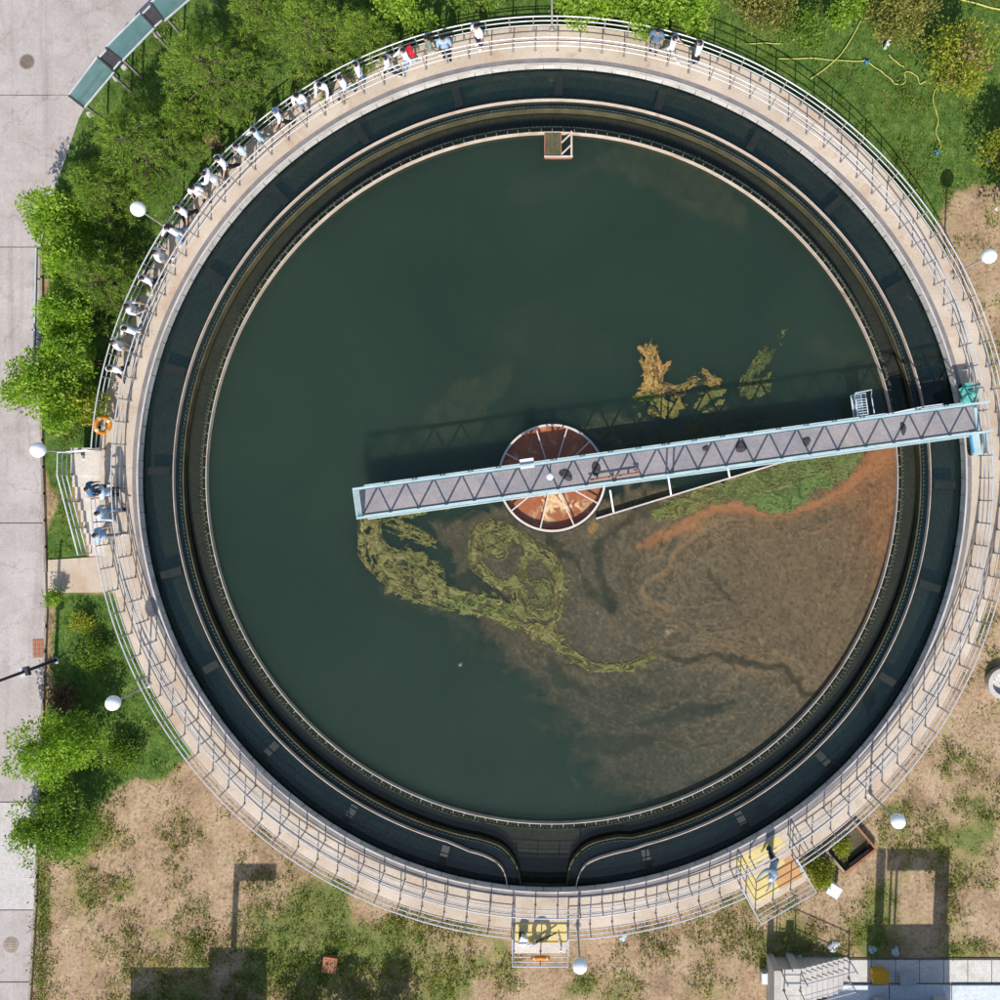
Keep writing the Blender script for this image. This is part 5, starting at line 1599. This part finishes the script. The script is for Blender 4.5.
# tall road pole with a box light
bp_ = W(56, 660, ZG)
e = empty('street_pole', bp_); tag(e, 'tall dark street pole with a pale lamp box over the road', 'street pole')
MB().tube([(0, 0, 0), (0, 0, 4.6)], [0.07, 0.05], 10).build('pole', M['dark'], e, True)
MB().lathe([(0.16, 0), (0.16, 0.04), (0.08, 0.08)], n=16).build('base_plate', M['steel_dark'], e)
bx = W(27, 670.5, 1.25) - bp_
MB().box((0.02, 0.0, 2.2), (0.30, 0.36, 0.18), R(14)).build('lamp_box', M['steel'], e)
MB().box((0.14, 0.02, 2.25), (0.12, 0.3, 0.2), R(14)).build('box_back', M['dark'], e)

# round wooden stump-like barrel beside the railing
e = empty('tree_stump', W(215, 141, ZG)); tag(e, 'round brown cut tree stump by the upper left railing', 'stump')
MB().lathe([(0.42, 0), (0.36, 0.2), (0.34, 0.5), (0.3, 0.55)], n=20).build('stump_bark', M['bark'], e)
MB().lathe([(0.3, 0.55), (0.2, 0.53), (0.001, 0.56)], n=20).build('cut_face', M['strut'], e)

# ------------------------------------------------------------------ garden hose and lawn things
def hose(pts, label, r=0.018):
    P = [Vector(W(x, y, ZG)) for x, y in pts]
    path = smooth_path([(p.x, p.y) for p in P], 3)
    mb = MB().tube([(x, y, ZG + 0.09 + 0.02 * math.sin(i * 0.7)) for i, (x, y) in enumerate(path)], r, 6)
    o = mb.build('garden_hose', M['hose'], None, True); tag(o, label, 'hose', 'yellow garden hoses on the lawn')
hose([(810, 80), (835, 62), (848, 45), (860, 22)], 'yellow hose running diagonally down to the railing shadow', 0.022)
hose([(778, 60), (815, 59), (840, 62), (866, 62)], 'yellow hose lying straight left of the blue fitting')
hose([(868, 64), (880, 72), (890, 80), (895, 86), (904, 85), (905, 78), (902, 73), (912, 73), (918, 80), (918, 86), (925, 82)], 'yellow hose winding to the right of the blue fitting')
hose([(888, 56), (895, 63), (903, 68)], 'short end of yellow hose below the white post')
hose([(940, 84), (931, 95), (934, 110), (938, 120), (934, 135), (941, 145), (938, 152)], 'yellow hose curling down to the lower blue fitting')
hose([(952, -2), (975, 5), (1004, 12)], 'yellow hose crossing the top right corner', 0.03)
hose([(745, 45), (765, 44), (782, 45)], 'pale hose end lying beside the railing shadow')
def fitting(px, py, label):
    e = empty('sprinkler_fitting', W(px, py, ZG + 0.06), R(20)); tag(e, label, 'hose fitting')
    MB().lathe([(0.06, 0), (0.06, 0.12), (0.03, 0.14)], n=12).build('hub', M['blue'], e)
    for k in range(3):
        MB().bar((0, 0, 0.08), pol(0.14, 120 * k, 0.08), 0.04).build('arm', M['blue'], e)
fitting(866, 63, 'blue plastic hose fitting on the lawn near the white post')
fitting(936.5, 153.5, 'blue plastic hose fitting above the lamp shadow')
e = empty('marker_post', W(885, 47, ZG)); tag(e, 'small white marker post on the lawn', 'post')
MB().box((0, 0, 0.18), (0.13, 0.2, 0.36), R(-15)).build('post_body', M['stone'], e)
MB().box((0, 0, 0.38), (0.15, 0.22, 0.04), R(-15)).build('cap', M['white'], e)
e = empty('tarp_scrap', W(992, 158, ZG + .05), R(35)); tag(e, 'pale weathered board lying in the weeds at the right edge of the lawn', 'board')
MB().box((0, 0, 0), (0.5, 0.16, 0.03)).build('board', M['stone'], e)
MB().box((0.1, 0, 0.03), (0.06, 0.16, 0.04)).build('batten', M['kerb'], e)

# small ground things
def rock(px, py, s, label, mat='stone', name='stone_block', cat='stone'):
    o = blob(px, py, s, s * 0.8, rnd.uniform(0, 90), label, ZG - 0.02, mat, s * 0.4, name, cat); return o
rock(623, 937, 0.17, 'pale crumpled plastic sheet at the foot of the bottom railing', 'plastic_bag', 'plastic_sheet', 'plastic sheet')
rock(833, 946, 0.26, 'white plastic litter in the shade by the stairs', 'white', 'plastic_litter', 'litter')
rock(872, 949, 0.2, 'bluish plastic litter near the concrete terrace', 'plastic_bag', 'plastic_litter', 'litter')
rock(895, 951, 0.2, 'bluish plastic litter right of the other litter by the terrace', 'plastic_bag', 'plastic_litter', 'litter')
rock(798, 958, 0.2, 'bluish plastic litter in the shade behind the stair landing', 'plastic_bag', 'plastic_litter', 'litter')
rock(996, 209, 0.1, 'small white scrap on the soil at the right edge', 'white', 'paper_scrap', 'scrap')
e = empty('brick', W(330.5, 963, ZG + .1), R(-8)); tag(e, 'single terracotta block in the weeds left of the bottom platform', 'brick')
MB().box((0, 0, 0.05), (0.55, 0.62, 0.3)).build('brick_body', M['brick_red'], e)
for i in range(3): MB().box((-.16 + .16 * i, 0, 0.205), (0.1, 0.45, 0.012)).build('frog_slot', M['rust'], e)
e = empty('white_crate', W(832, 888, ZG + .3), R(-32)); tag(e, 'white cooler box on the soil right of the lower right platform', 'box')
MB().box((0, 0, 0), (0.48, 0.42, 0.5)).build('box_body', M['white'], e)
MB().box((0, 0, 0.27), (0.52, 0.46, 0.05)).build('lid', M['white'], e)
e = empty('white_slab', W(763.5, 976, ZG + 0.2)); tag(e, 'small white block left of the stair landing', 'block')
MB().box((0, 0, 0.0), (0.26, 0.46, 0.4)).build('block_body', M['stone'], e)
MB().box((0, 0, 0.215), (0.2, 0.4, 0.03)).build('cap', M['white'], e)
e = empty('well_ring', W(1000, 682, ZG)); tag(e, 'round pale concrete well ring at the right edge', 'well ring')
MB().lathe([(0.62, -0.1), (0.62, 0.35), (0.45, 0.35), (0.45, 0.05)], n=28).build('ring', M['kerbwhite'], e)
MB().lathe([(0.45, 0.1), (0.001, 0.12)], n=28).build('lid', M['panel'], e)

# planter with rusty beams and pipe stubs
pc = [W(x, y, ZG + 0.3) for x, y in ((853, 822), (876, 849), (845, 873), (826, 851))]
e = empty('planter_box', ((pc[0] + pc[2]) / 2)[:2] + (ZG,)); tag(e, 'rusty beamed planter frame with a row of black pipe stubs beside the walkway', 'planter')
oc = Vector(e.location)
lc = [p - oc for p in pc]
for i in range(4):
    a, b = lc[i], lc[(i + 1) % 4]
    a = Vector((a.x, a.y, 0.15)); b = Vector((b.x, b.y, 0.15))
    MB().bar(a.lerp(b, -0.02 if i % 2 else 0.03), b.lerp(a, -0.02 if i % 2 else 0.03), 0.09, 0.34).build('beam', M['rust'] if i in (0, 1) else M['kerb'], e)
MB().prism([(p.x * .95, p.y * .95) for p in lc], 0.0, 0.08).build('soil', M['moss_wall'], e)
for i in range(9):
    p = lc[1].lerp(lc[2], 0.1 + i * 0.09) * 0.78
    MB().lathe([(0.001, 0.02), (0.045, 0.02), (0.05, 0.32), (0.03, 0.32), (0.03, 0.1)], c=(p.x, p.y, 0.02), n=10).build('pipe_stub', M['black'], e)

# ------------------------------------------------------------------ stairs and terrace at the lower right
st_e = empty('concrete_stairs'); tag(st_e, 'pale concrete outdoor stairs with a landing at the bottom right', 'stairs')
yn = W(0, 970, 0).y; ysd = yn - 1.35
xa, xb = W(779, 0, 0).x, W(800.5, 0, 0).x
MB().box(((xa + xb) / 2, (yn + ysd) / 2 - 0.4, (ZG - 0.02) / 2 - 0.02), (xb - xa, yn - ysd + 0.8, -ZG + 0.0)).build('landing', M['stair'], st_e)
x_end = W(849, 0, -0.9).x
for i in range(9):
    x0 = xb + 0.003 + (x_end - xb) * i / 9; x1 = xb + (x_end - xb) * (i + 1) / 9
    zt = -0.0 - (i + 1) * 0.105
    MB().box(((x0 + x1) / 2, (yn + ysd) / 2, (zt + ZG - 0.1) / 2), (x1 - x0 - 0.006, yn - ysd, zt - ZG + 0.1)).build('step', M['stair'], st_e)
    MB().box((x0 + 0.03, (yn + ysd) / 2, zt + 0.006), (0.05, yn - ysd - 0.02, 0.012)).build('nosing', M['steel_dark'], st_e)
MB().box((xa - 0.14, (yn + ysd) / 2 - 0.3, -0.35), (0.26, yn - ysd + 0.9, 1.4)).build('parapet', M['kerbwhite'], st_e)
MB().box((xb - 0.2, yn + 0.09, -0.4), (0.3, 0.16, 1.3)).build('newel', M['kerbwhite'], st_e)
poly_railing('stair_railing', 'steel handrail down the near side of the concrete stairs at the bottom right', [(xa + 0.2, ysd + 0.5, 0), (xb, ysd + 0.5, 0), (x_end, ysd + 0.5, -0.9)], (0.3, 0.6, 0.9), 0.02, 1.6)
poly_railing('stair_railing', 'steel handrail down the far side of the concrete stairs at the bottom right', [(xa + 0.1, yn - 0.06, 0), (xb, yn - 0.06, 0), (x_end, yn - 0.06, -0.9)], (0.9,), 0.02, 2.2)
terr = MB().prism([P2(x, y, ZG) for x, y in ((800, 957), (846, 958), (1200, 958), (1200, 1150), (800, 1150))], ZG - 0.1, ZG + 0.05).build('terrace', M['joint']); tag(terr, kind='structure')
for i in range(9):
    x0 = 847 + i * 24; y0 = 959
    MB().prism([P2(x, y, ZG) for x, y in ((x0 + .35, y0 + .35), (x0 + 23.6, y0 + .35), (x0 + 23.6, y0 + 23), (x0 + .35, y0 + 23))], ZG + 0.05, ZG + 0.065).build('tile', M['terrace'], terr)
for i in range(5):
    x0 = 826 + i * 62; y0 = 983.5
    MB().prism([P2(x, y, ZG) for x, y in ((x0 + .4, y0), (x0 + 61.5, y0), (x0 + 61.5, y0 + 60), (x0 + .4, y0 + 60))], ZG + 0.051, ZG + 0.16 + 0.01 * (i % 2)).build('panel', M['roof_panel'], terr)
def crate(px, py, w, d, h, mat, label, name):
    e = empty(name, W(px, py, ZG + 0.065)); tag(e, label, 'crate')
    MB().box((0, 0, h / 2), (w, d, h)).build('tub', M[mat], e)
    MB().box((0, 0, h + 0.02), (w + 0.06, d + 0.06, 0.045)).build('lid', M[mat], e)
    for s in (-1, 1): MB().box((s * (w / 2 + .02), 0, h * .7), (.03, d * .4, .05)).build('handle', M[mat], e)
crate(877, 972, 0.58, 0.42, 0.4, 'yellow_box', 'yellow plastic crate on the terrace at the bottom right', 'plastic_crate')
crate(905, 976, 0.56, 0.34, 0.3, 'grey_box', 'pale grey plastic crate on the terrace right of the yellow one', 'plastic_crate')

# buildings just south of the frame; their shadows reach into the picture
def off_building(name, label, x0, x1, y0, y1, zt):
    e = empty(name, ((x0 + x1) / 2, (y0 + y1) / 2, ZG)); tag(e, label, 'building')
    w, d, h = x1 - x0, y1 - y0, zt - ZG
    MB().box((0, 0, h / 2 - 0.05), (w, d, h - 0.1)).build('wall', M['build_wall'], e)
    MB().box((0, 0, h + 0.05), (w + 0.16, d + 0.16, 0.18)).build('roof', M['roof'], e)
    for i in range(3):
        wx = -w / 2 + w * (i + .5) / 3
        f = MB().box((wx, d / 2 + 0.02, h * .55), (w / 6, .08, h * .4)).build('window', M['steel_dark'], e)
        MB().box((wx, d / 2 + 0.065, h * .55), (w / 6 - .12, .02, h * .4 - .12)).build('pane', M['glass'], f)
    return e
kG = (CAMZ - ZG) / FPX
COT = math.cos(SUN_EL) / math.sin(SUN_EL)
def shade_y(py, zt): return -(py - CY) * kG - COT * (zt - ZG)
off_building('pump_house', 'low pump house south of the frame at the left, seen only by its shadow', (130 - CX) * kG, (206 - CX) * kG, shade_y(968, 1.6) - 4, shade_y(968, 1.6) - 0.1, 1.5)
off_building('pump_house', 'long pump house south of the frame at the centre left, seen only by its shadow', (208 - CX) * kG, (262 - CX) * kG, shade_y(948, 1.9) - 4, shade_y(948, 1.9) - 0.1, 1.8)
for (tx, ty, tr, tl) in ((300, 1085, 36, 'broad tree beyond the bottom edge at the left of three'), (345, 1100, 34, 'broad tree beyond the bottom edge, middle of three'), (385, 1090, 26, 'broad tree beyond the bottom edge at the right of three')):
    broad_tree(tx, ty, tr, 'mid', tl, 3.6, 3000)
off_building('plant_building', 'plant building south of the frame at the right, seen only by its shadow', (866 - CX) * kG, (944 - CX) * kG, shade_y(925, 1.7) - 5, shade_y(925, 1.7) - 0.1, 1.6)
off_building('plant_building', 'larger plant building south of the frame whose shade covers the terrace', (800 - CX) * kG, (862 - CX) * kG, shade_y(984, 2.5) - 5, shade_y(984, 2.5) - .1, 2.4)
def portal(name, label, xa, xb, py_top, zt, wl, wr, beam_px, cat='frame'):
    y = shade_y(py_top, zt)
    e = empty(name, ((xa + xb) / 2, y, ZG)); tag(e, label, cat)
    hw = (xb - xa) / 2; h = zt - ZG
    MB().box((-hw, -0.2, h / 2), (wl, 0.3, h)).build('column', M['build_wall'], e)
    if wr: MB().box((hw, -0.2, h / 2), (wr, 0.3, h)).build('column', M['build_wall'], e)
    MB().box((0, -0.2, h - beam_px / 2 + 0.001), (2 * hw - (wl + wr) / 2 - 0.01, 0.28, beam_px)).build('beam', M['build_wall'], e)
portal('portal_frame', 'tall concrete portal frame south of the frame at the right', (875.5 - CX) * kG, (937 - CX) * kG, 847, 4.6, 0.36, 0.56, 0.6)
portal('gantry_post', 'tall post with an arm south of the frame at the left', (231 - CX) * kG, (272 - CX) * kG, 862, 4.6, 0.22, 0, 0.4)
e = empty('pipe_riser', ((888 - CX) * kG, shade_y(870, 4.0), ZG)); tag(e, 'pair of thin vertical pipes south of the frame inside the portal', 'pipes')
for dx_ in (-.08, .14): MB().tube([(dx_, 0, 0), (dx_, 0, 5.0)], 0.05, 8).build('pipe', M['steel_dark'], e)

# ------------------------------------------------------------------ people
def mat_cloth(name, c):
    return mat_var(name, c, dim(c, 1.12), 6.0, 0.9)
SKIN = mat_var('skin', C(196, 150, 124), C(206, 162, 136), 6, 0.6)
HAIR = mat_var('dark_hair', C(34, 28, 30), C(48, 40, 40), 20, 0.5)
CLO = {k: mat_cloth('cloth_' + k, c) for k, c in {
    'white': C(238, 238, 242), 'paleblue': C(196, 214, 230), 'teal': C(70, 122, 156), 'greygreen': C(132, 140, 130), 'slate': C(104, 126, 150),
    'lightblue': C(170, 198, 224), 'black': C(38, 36, 42), 'navy': C(46, 50, 66), 'jeans': C(136, 164, 190), 'grey': C(150, 150, 152), 'beige': C(206, 196, 180), 'red': C(206, 34, 48), 'shoe': C(228, 226, 224), 'greyblue': C(150, 166, 180)}.items()}

def person_meshes(pose):
    """continuous body grown along a posed skeleton; returns body, shirt, trousers, shoes, hair meshes"""
    J = {}; E = []
    def j(n, co, rx, ry=None, par=None, lab=None):
        J[n] = (Vector(co), rx, ry or rx)
        if par: E.append((par, n, lab))
    ln = pose.get('lean', 0.0); tw = pose.get('head', 0.0)
    def up(x, y, z):   # lean the trunk forward about the hips
        d = Vector((x, y, z - 0.92)); m = Matrix.Rotation(-ln, 3, 'X'); d = m @ d
        return (d.x, d.y, d.z + 0.92)
    j('pelvis', (0, 0, .92), .145, .105)
    j('waist', up(0, 0, 1.08), .125, .09, 'pelvis', 'shirt')
    j('chest', up(0, 0, 1.28), .155, .105, 'waist', 'shirt')
    j('upchest', up(0, 0, 1.40), .12, .08, 'chest', 'shirt')
    j('neck', up(0, .01, 1.48), .052, .055, 'upchest', 'skin')
    j('skull0', up(0, .03, 1.555), .066, .078, 'neck', 'head')
    j('skull1', up(0, .03, 1.635), .076, .094, 'skull0', 'head')
    j('skull2', up(0, .02, 1.70), .05, .06, 'skull1', 'head')
    for s, k in ((-1, 'l'), (1, 'r')):
        a1, a2, sp = pose['arm' + k]      # upper-arm swing, forearm bend, spread
        sh = Vector(up(s * .18, 0, 1.39))
        j('sh' + k, sh, .062, None, 'upchest', 'shirt')
        d1 = Vector((s * math.sin(sp), math.sin(a1) * math.cos(sp), -math.cos(a1) * math.cos(sp)))
        el = sh + d1 * .28
        j('el' + k, el, .044, .042, 'sh' + k, 'shirt')
        d2 = Vector((s * math.sin(sp) * .4 - s * pose.get('in', 0.0), math.sin(a1 + a2), -math.cos(a1 + a2))).normalized()
        wr_ = el + d2 * .25
        j('wr' + k, wr_, .030, .026, 'el' + k, 'arm')
        pm = wr_ + d2 * .075
        j('pm' + k, pm, .036, .018, 'wr' + k, 'skin')
        side = d2.cross(Vector((1, 0, 0))).normalized()
        for q, (o, L_) in enumerate(((-.027, .068), (-.009, .08), (.010, .075), (.027, .058))):
            b = pm + side * o + d2 * .03
            j('f%d%s' % (q, k), b, .009, None, 'pm' + k, 'skin')
            bend = (d2 + Vector((-s * .35, 0, 0))).normalized()
            j('g%d%s' % (q, k), b + bend * L_, .0075, None, 'f%d%s' % (q, k), 'skin')
        tb = wr_ + d2 * .03 + side * .035
        j('t0' + k, tb, .011, None, 'pm' + k, 'skin')
        j('t1' + k, tb + (d2 + side * .8).normalized() * .05, .009, None, 't0' + k, 'skin')
        g1, g2 = pose['leg' + k]
        hp = Vector((s * .088, 0, .87))
        j('hp' + k, hp, .092, .095, 'pelvis', 'trousers')
        e1 = Vector((0, math.sin(g1), -math.cos(g1))); kn = hp + e1 * .41
        j('kn' + k, kn, .062, .064, 'hp' + k, 'trousers')
        e2 = Vector((0, math.sin(g1 - g2), -math.cos(g1 - g2))); an = kn + e2 * .385
        j('an' + k, an, .042, .046, 'kn' + k, 'trousers')
        j('to' + k, an + Vector((s * .02, .15, -.035)), .042, .03, 'an' + k, 'shoe')
    names = list(J); ix = {n: i for i, n in enumerate(names)}
    me = bpy.data.meshes.new('skel')
    me.from_pydata([J[n][0] for n in names], [(ix[a], ix[b]) for a, b, _ in E], [])
    ob = bpy.data.objects.new('skel', me); COL.objects.link(ob)
    md = ob.modifiers.new('skin', 'SKIN'); md.branch_smoothing = 0.3; md.use_smooth_shade = True
    for i, n in enumerate(names):
        sv = me.skin_vertices[0].data[i]; sv.radius = (J[n][1], J[n][2]); sv.use_root = (n == 'pelvis')
    sd = ob.modifiers.new('sub', 'SUBSURF'); sd.levels = 1; sd.render_levels = 1
    bpy.context.view_layer.update()
    dg = bpy.context.evaluated_depsgraph_get()
    body = bpy.data.meshes.new_from_object(ob.evaluated_get(dg))
    bpy.data.objects.remove(ob, do_unlink=True)
    co = np.array([v.co[:] for v in body.vertices])
    hd = J['skull1'][0]
    # nose and ears
    for v in body.vertices:
        d = v.co - (hd + Vector((0, .095, -.02)))
        if d.length < .035: v.co.y += .02
        for s in (-1, 1):
            q = v.co - (hd + Vector((s * .075, 0, -.01)))
            if q.length < .032: v.co.x += s * .014
    zmin = min(v.co.z for v in body.vertices)
    for v in body.vertices: v.co.z -= zmin
    A = np.array([J[a][0][:] for a, b, l in E]); Bb = np.array([J[b][0][:] for a, b, l in E]); LB = [l for _, _, l in E]
    A[:, 2] -= zmin; Bb[:, 2] -= zmin
    RA = np.array([max(J[a][1:]) for a, b, l in E]); RB_ = np.array([max(J[b][1:]) for a, b, l in E])
    fc = np.array([p.center[:] for p in body.polygons])
    ab = Bb - A; L2 = (ab ** 2).sum(1) + 1e-9
    t = np.clip(((fc[:, None] - A[None]) * ab[None]).sum(-1) / L2, 0, 1)
    dist = np.linalg.norm(fc[:, None] - (A[None] + t[..., None] * ab[None]), axis=-1) / (RA + (RB_ - RA) * t)
    lab = [LB[i] for i in dist.argmin(1)]
    hz = hd.z - zmin; hy = hd.y
    for i, p in enumerate(body.polygons):
        c = fc[i]
        if lab[i] == 'head': lab[i] = 'hair' if (c[2] > hz + .035 or (c[1] < hy - .005 and c[2] > hz - .07)) else 'skin'
        if lab[i] == 'shirt' and c[2] < 0.92 - zmin - 0.02 and abs(c[0]) < .2: lab[i] = 'trousers'
    body.materials.clear(); body.materials.append(SKIN)
    nrm = [v.normal.copy() for v in body.vertices]
    def shell(kinds, off, name, side=0):
        fs = [p.vertices[:] for i, p in enumerate(body.polygons) if lab[i] in kinds and fc[i][0] * side >= 0]
        us = sorted({v for f in fs for v in f}); mp = {v: i for i, v in enumerate(us)}
        m = bpy.data.meshes.new(name)
        m.from_pydata([body.vertices[v].co + nrm[v] * off for v in us], [], [tuple(mp[v] for v in f) for f in fs])
        m.polygons.foreach_set('use_smooth', [True] * len(m.polygons))
        m.materials.append(None); m.update()
        return m
    sleeve = ('shirt', 'arm') if pose.get('long') else ('shirt',)
    return {'body': body, 'shirt': shell(sleeve, .016, 'shirt'), 'trousers': shell(('trousers',), .012, 'trousers'),
            'shoel': shell(('shoe',), .010, 'shoe', -1), 'shoer': shell(('shoe',), .010, 'shoe', 1), 'hair': shell(('hair',), .016, 'hair'), 'head': hd - Vector((0, 0, zmin))}

POSES = {
    'walk': dict(arml=(.4, .25, .08), armr=(-.4, .2, .08), legl=(-.32, .25), legr=(.36, .12)),
    'walk2': dict(arml=(-.3, .3, .1), armr=(.45, .5, .1), legl=(.28, .1), legr=(-.26, .4), long=True),
    'stand': dict(arml=(.05, .15, .12), armr=(.08, .2, .12), legl=(.04, .05), legr=(-.05, .03)),
    'phone': dict(arml=(.5, 1.3, .1), armr=(.55, 1.35, .1), legl=(.05, .06), legr=(-.06, .05), lean=.08, **{'in': .3}),
    'lean': dict(arml=(.45, .9, .12), armr=(.3, .6, .12), legl=(.02, .05), legr=(-.18, .1), lean=.22, long=True),
    'bend': dict(arml=(1.0, .5, .1), armr=(.9, .4, .15), legl=(.12, .25), legr=(-.05, .2), lean=.75, long=True),
}
PM = {k: person_meshes(p) for k, p in POSES.items()}

def longhair_mesh(hd):
    mb = MB(); prof = []
    n = 10; vs = []; fs = []
    for i, (z, w, y) in enumerate(((.06, .06, -.05), (0, .09, -.085), (-.1, .1, -.1), (-.22, .105, -.13), (-.34, .07, -.14))):
        for k in range(n):
            a = 2 * PI * k / n
            vs.append((hd.x + w * math.cos(a), hd.y + y + .035 * math.sin(a), hd.z + z))
    for i in range(4):
        for k in range(n):
            l = (k + 1) % n; fs.append((i * n + k, i * n + l, (i + 1) * n + l, (i + 1) * n + k))
    fs.append(tuple(range(n))[::-1]); fs.append(tuple(range(4 * n, 5 * n)))
    return mb.add(vs, fs).mesh('long_hair', HAIR, True)
LH = {k: longhair_mesh(v['head']) for k, v in PM.items()}

def person(px, py, face, pose, shirt, trousers, label, long_hair=False, bag=None, cap=None, scale=1.0, z=0.0, group='people on the walkway'):
    d = PM[pose]
    hd = d['head']
    v = W(px, py, z + 1.62 * scale)
    rz = R(face)
    # head sits over the given pixel; feet follow from the pose
    off = Matrix.Rotation(rz, 3, 'Z') @ Vector((hd.x, hd.y * 1.22, 0)) * scale
    e = empty('person', (v.x - off.x, v.y - off.y, z + 0.003), rz); e.scale = (scale * 1.14, scale * 1.22, scale)
    tag(e, label, 'person', group)
    def part(n, me, mat):
        o = inst(n, me, (0, 0, 0), 0, e)
        if mat is not None and me.materials[0] is None or n in ('shirt', 'trousers', 'shoe', 'hair'):
            o.material_slots[0].link = 'OBJECT'; o.material_slots[0].material = mat
        return o
    part('body', d['body'], None)
    part('shirt', d['shirt'], CLO[shirt]); part('trousers', d['trousers'], CLO[trousers])
    sc = CLO['shoe'] if rnd.random() < .6 else CLO['black']
    part('shoe', d['shoel'], sc); part('shoe', d['shoer'], sc); part('hair', d['hair'], HAIR if not cap else CLO[cap])
    if long_hair: inst('long_hair', LH[pose], (0, 0, 0), 0, e)
    if bag:
        s = bag[1]
        mb = MB()
        pr = [(-.5, -.35), (-.5, .3), (-.35, .48), (.35, .48), (.5, .3), (.5, -.35), (.38, -.5), (-.38, -.5)]
        w, h, th = .34, .42, .17
        vs = [(x * w, -th / 2, y_ * h) for x, y_ in pr] + [(x * w * .9, th / 2, y_ * h * .92) for x, y_ in pr]
        n = len(pr)
        mb.add(vs, [tuple(range(n)), tuple(range(n, 2 * n))[::-1]] + [(i, (i + 1) % n + 0, (i + 1) % n + n, i + n) for i in range(n)])
        o = mb.build('backpack' if s == 'back' else 'shoulder_bag', CLO[bag[0]], e)
        o.location = (0, -.2, 1.22) if s == 'back' else (-.27 * (1 if s == 'left' else -1), .0, .92)
        if s != 'back': o.rotation_euler = (0, 0, R(90)); o.scale = (.8, .7, .75)

def tang(px, py, ccw=True, turn=0):
    """heading (deg) of someone walking along the rim at this pixel; local +y faces there"""
    a = math.degrees(math.atan2(-(py - CY), px - CX))
    return (a if ccw else a + 180) + turn
def out_(px, py, turn=0):
    return math.degrees(math.atan2(-(py - CY), px - CX)) - 90 + turn

ORD = ['first', 'second', 'third', 'fourth', 'fifth', 'sixth', 'seventh', 'eighth', 'ninth', 'tenth', 'eleventh', 'twelfth', 'thirteenth', 'fourteenth', 'fifteenth', 'sixteenth', 'seventeenth', 'eighteenth', 'nineteenth', 'twentieth', 'twenty-first', 'twenty-second', 'twenty-third']
line = [  # from the lifebuoy upwards: px, py, pose, shirt, trousers, words, extras
    (108.4, 368.6, 'walk', 'white', 'black', 'white shirt and black trousers', {}),
    (112.5, 342, 'stand', 'white', 'beige', 'white shirt and pale trousers', {}),
    (123, 328.5, 'walk2', 'white', 'grey', 'white top and grey trousers', {}),
    (127, 306, 'phone', 'white', 'jeans', 'white top and jeans, long hair', dict(long_hair=True)),
    (140.5, 278, 'walk', 'white', 'black', 'white shirt and black trousers', {}),
    (154.5, 252, 'stand', 'white', 'beige', 'white shirt and pale trousers', {}),
    (166, 227.5, 'walk2', 'white', 'jeans', 'white top and pale jeans', dict(long_hair=True)),
    (176, 208, 'walk', 'white', 'black', 'white shirt and black trousers', {}),
    (191.5, 188, 'stand', 'white', 'beige', 'white shirt and pale trousers', {}),
    (201.5, 172.5, 'lean', 'white', 'beige', 'white long sleeved top, leaning forward', {}),
    (216, 158, 'walk', 'white', 'black', 'white shirt and black trousers', {}),
    (235, 146, 'stand', 'paleblue', 'beige', 'pale blue shirt', {}),
    (252, 130, 'walk2', 'paleblue', 'grey', 'pale blue top and grey trousers', {}),
    (273.5, 111, 'walk', 'white', 'black', 'white shirt and blue cap', dict(cap='teal')),
    (296, 96, 'phone', 'white', 'jeans', 'white top and jeans, long hair', dict(long_hair=True)),
    (318.5, 85, 'lean', 'white', 'black', 'white top and dark trousers, leaning forward', {}),
    (338.5, 77.5, 'walk', 'white', 'jeans', 'white shirt and pale jeans', {}),
    (354.5, 64, 'stand', 'white', 'jeans', 'white shirt and blue jeans', {}),
    (384, 57, 'walk', 'white', 'navy', 'white shirt and navy trousers', {}),
    (402, 50, 'walk2', 'white', 'jeans', 'white shirt with a red backpack', dict(bag=('red', 'back'))),
    (426, 38, 'walk', 'greygreen', 'beige', 'grey green top with long dark hair', dict(long_hair=True)),
    (442.5, 38.5, 'stand', 'lightblue', 'black', 'light blue shirt and black trousers', {}),
    (475.5, 26.5, 'stand', 'white', 'navy', 'white shirt and dark trousers', {}),
]
for i, (x, y, ps, sh_, tr, words, ex) in enumerate(line):
    f = tang(x, y, True, rnd.uniform(-18, 18)) if ps in ('walk', 'walk2') else out_(x, y, rnd.choice((150, 180, 30, 210, 90)) + rnd.uniform(-20, 20))
    if words.endswith('backpack'): f = tang(x, y, True, 8)
    # keep clear of the outer rail
    person(x, y, f, ps, sh_, tr, 'person in %s, %s along the railing from the lifebuoy' % (words, ORD[i]), scale=rnd.uniform(.94, 1.02), **ex)
person(86.5, 489, -80, 'stand', 'teal', 'black', 'person in a teal blue shirt on the stair landing', group='people on the landing')
person(97, 492.5, 95, 'phone', 'paleblue', 'black', 'person in a pale blue shirt beside the teal shirted one on the landing', group='people on the landing')
person(96.5, 513.5, -95, 'walk2', 'paleblue', 'jeans', 'person in pale blue top and jeans just below the landing pair', group='people on the landing')
person(94, 535.5, -80, 'walk', 'lightblue', 'grey', 'person in a light blue shirt nearest the concrete path', group='people on the landing')
person(658, 31, out_(658, 31, 180), 'stand', 'slate', 'grey', 'person in a slate blue shirt, leftmost of the three at the top right')
person(675.5, 37.5, tang(675, 37, False), 'walk', 'white', 'beige', 'person in white, middle one of the three at the top right')
person(700, 42.5, tang(700, 42, True), 'stand', 'white', 'navy', 'person in white with a black shoulder bag, rightmost of three at the top right', bag=('black', 'left'))
person(771.5, 882, 150, 'bend', 'greyblue', 'navy', 'person in grey blue bending down on the lower right platform', cap='white', scale=.98)
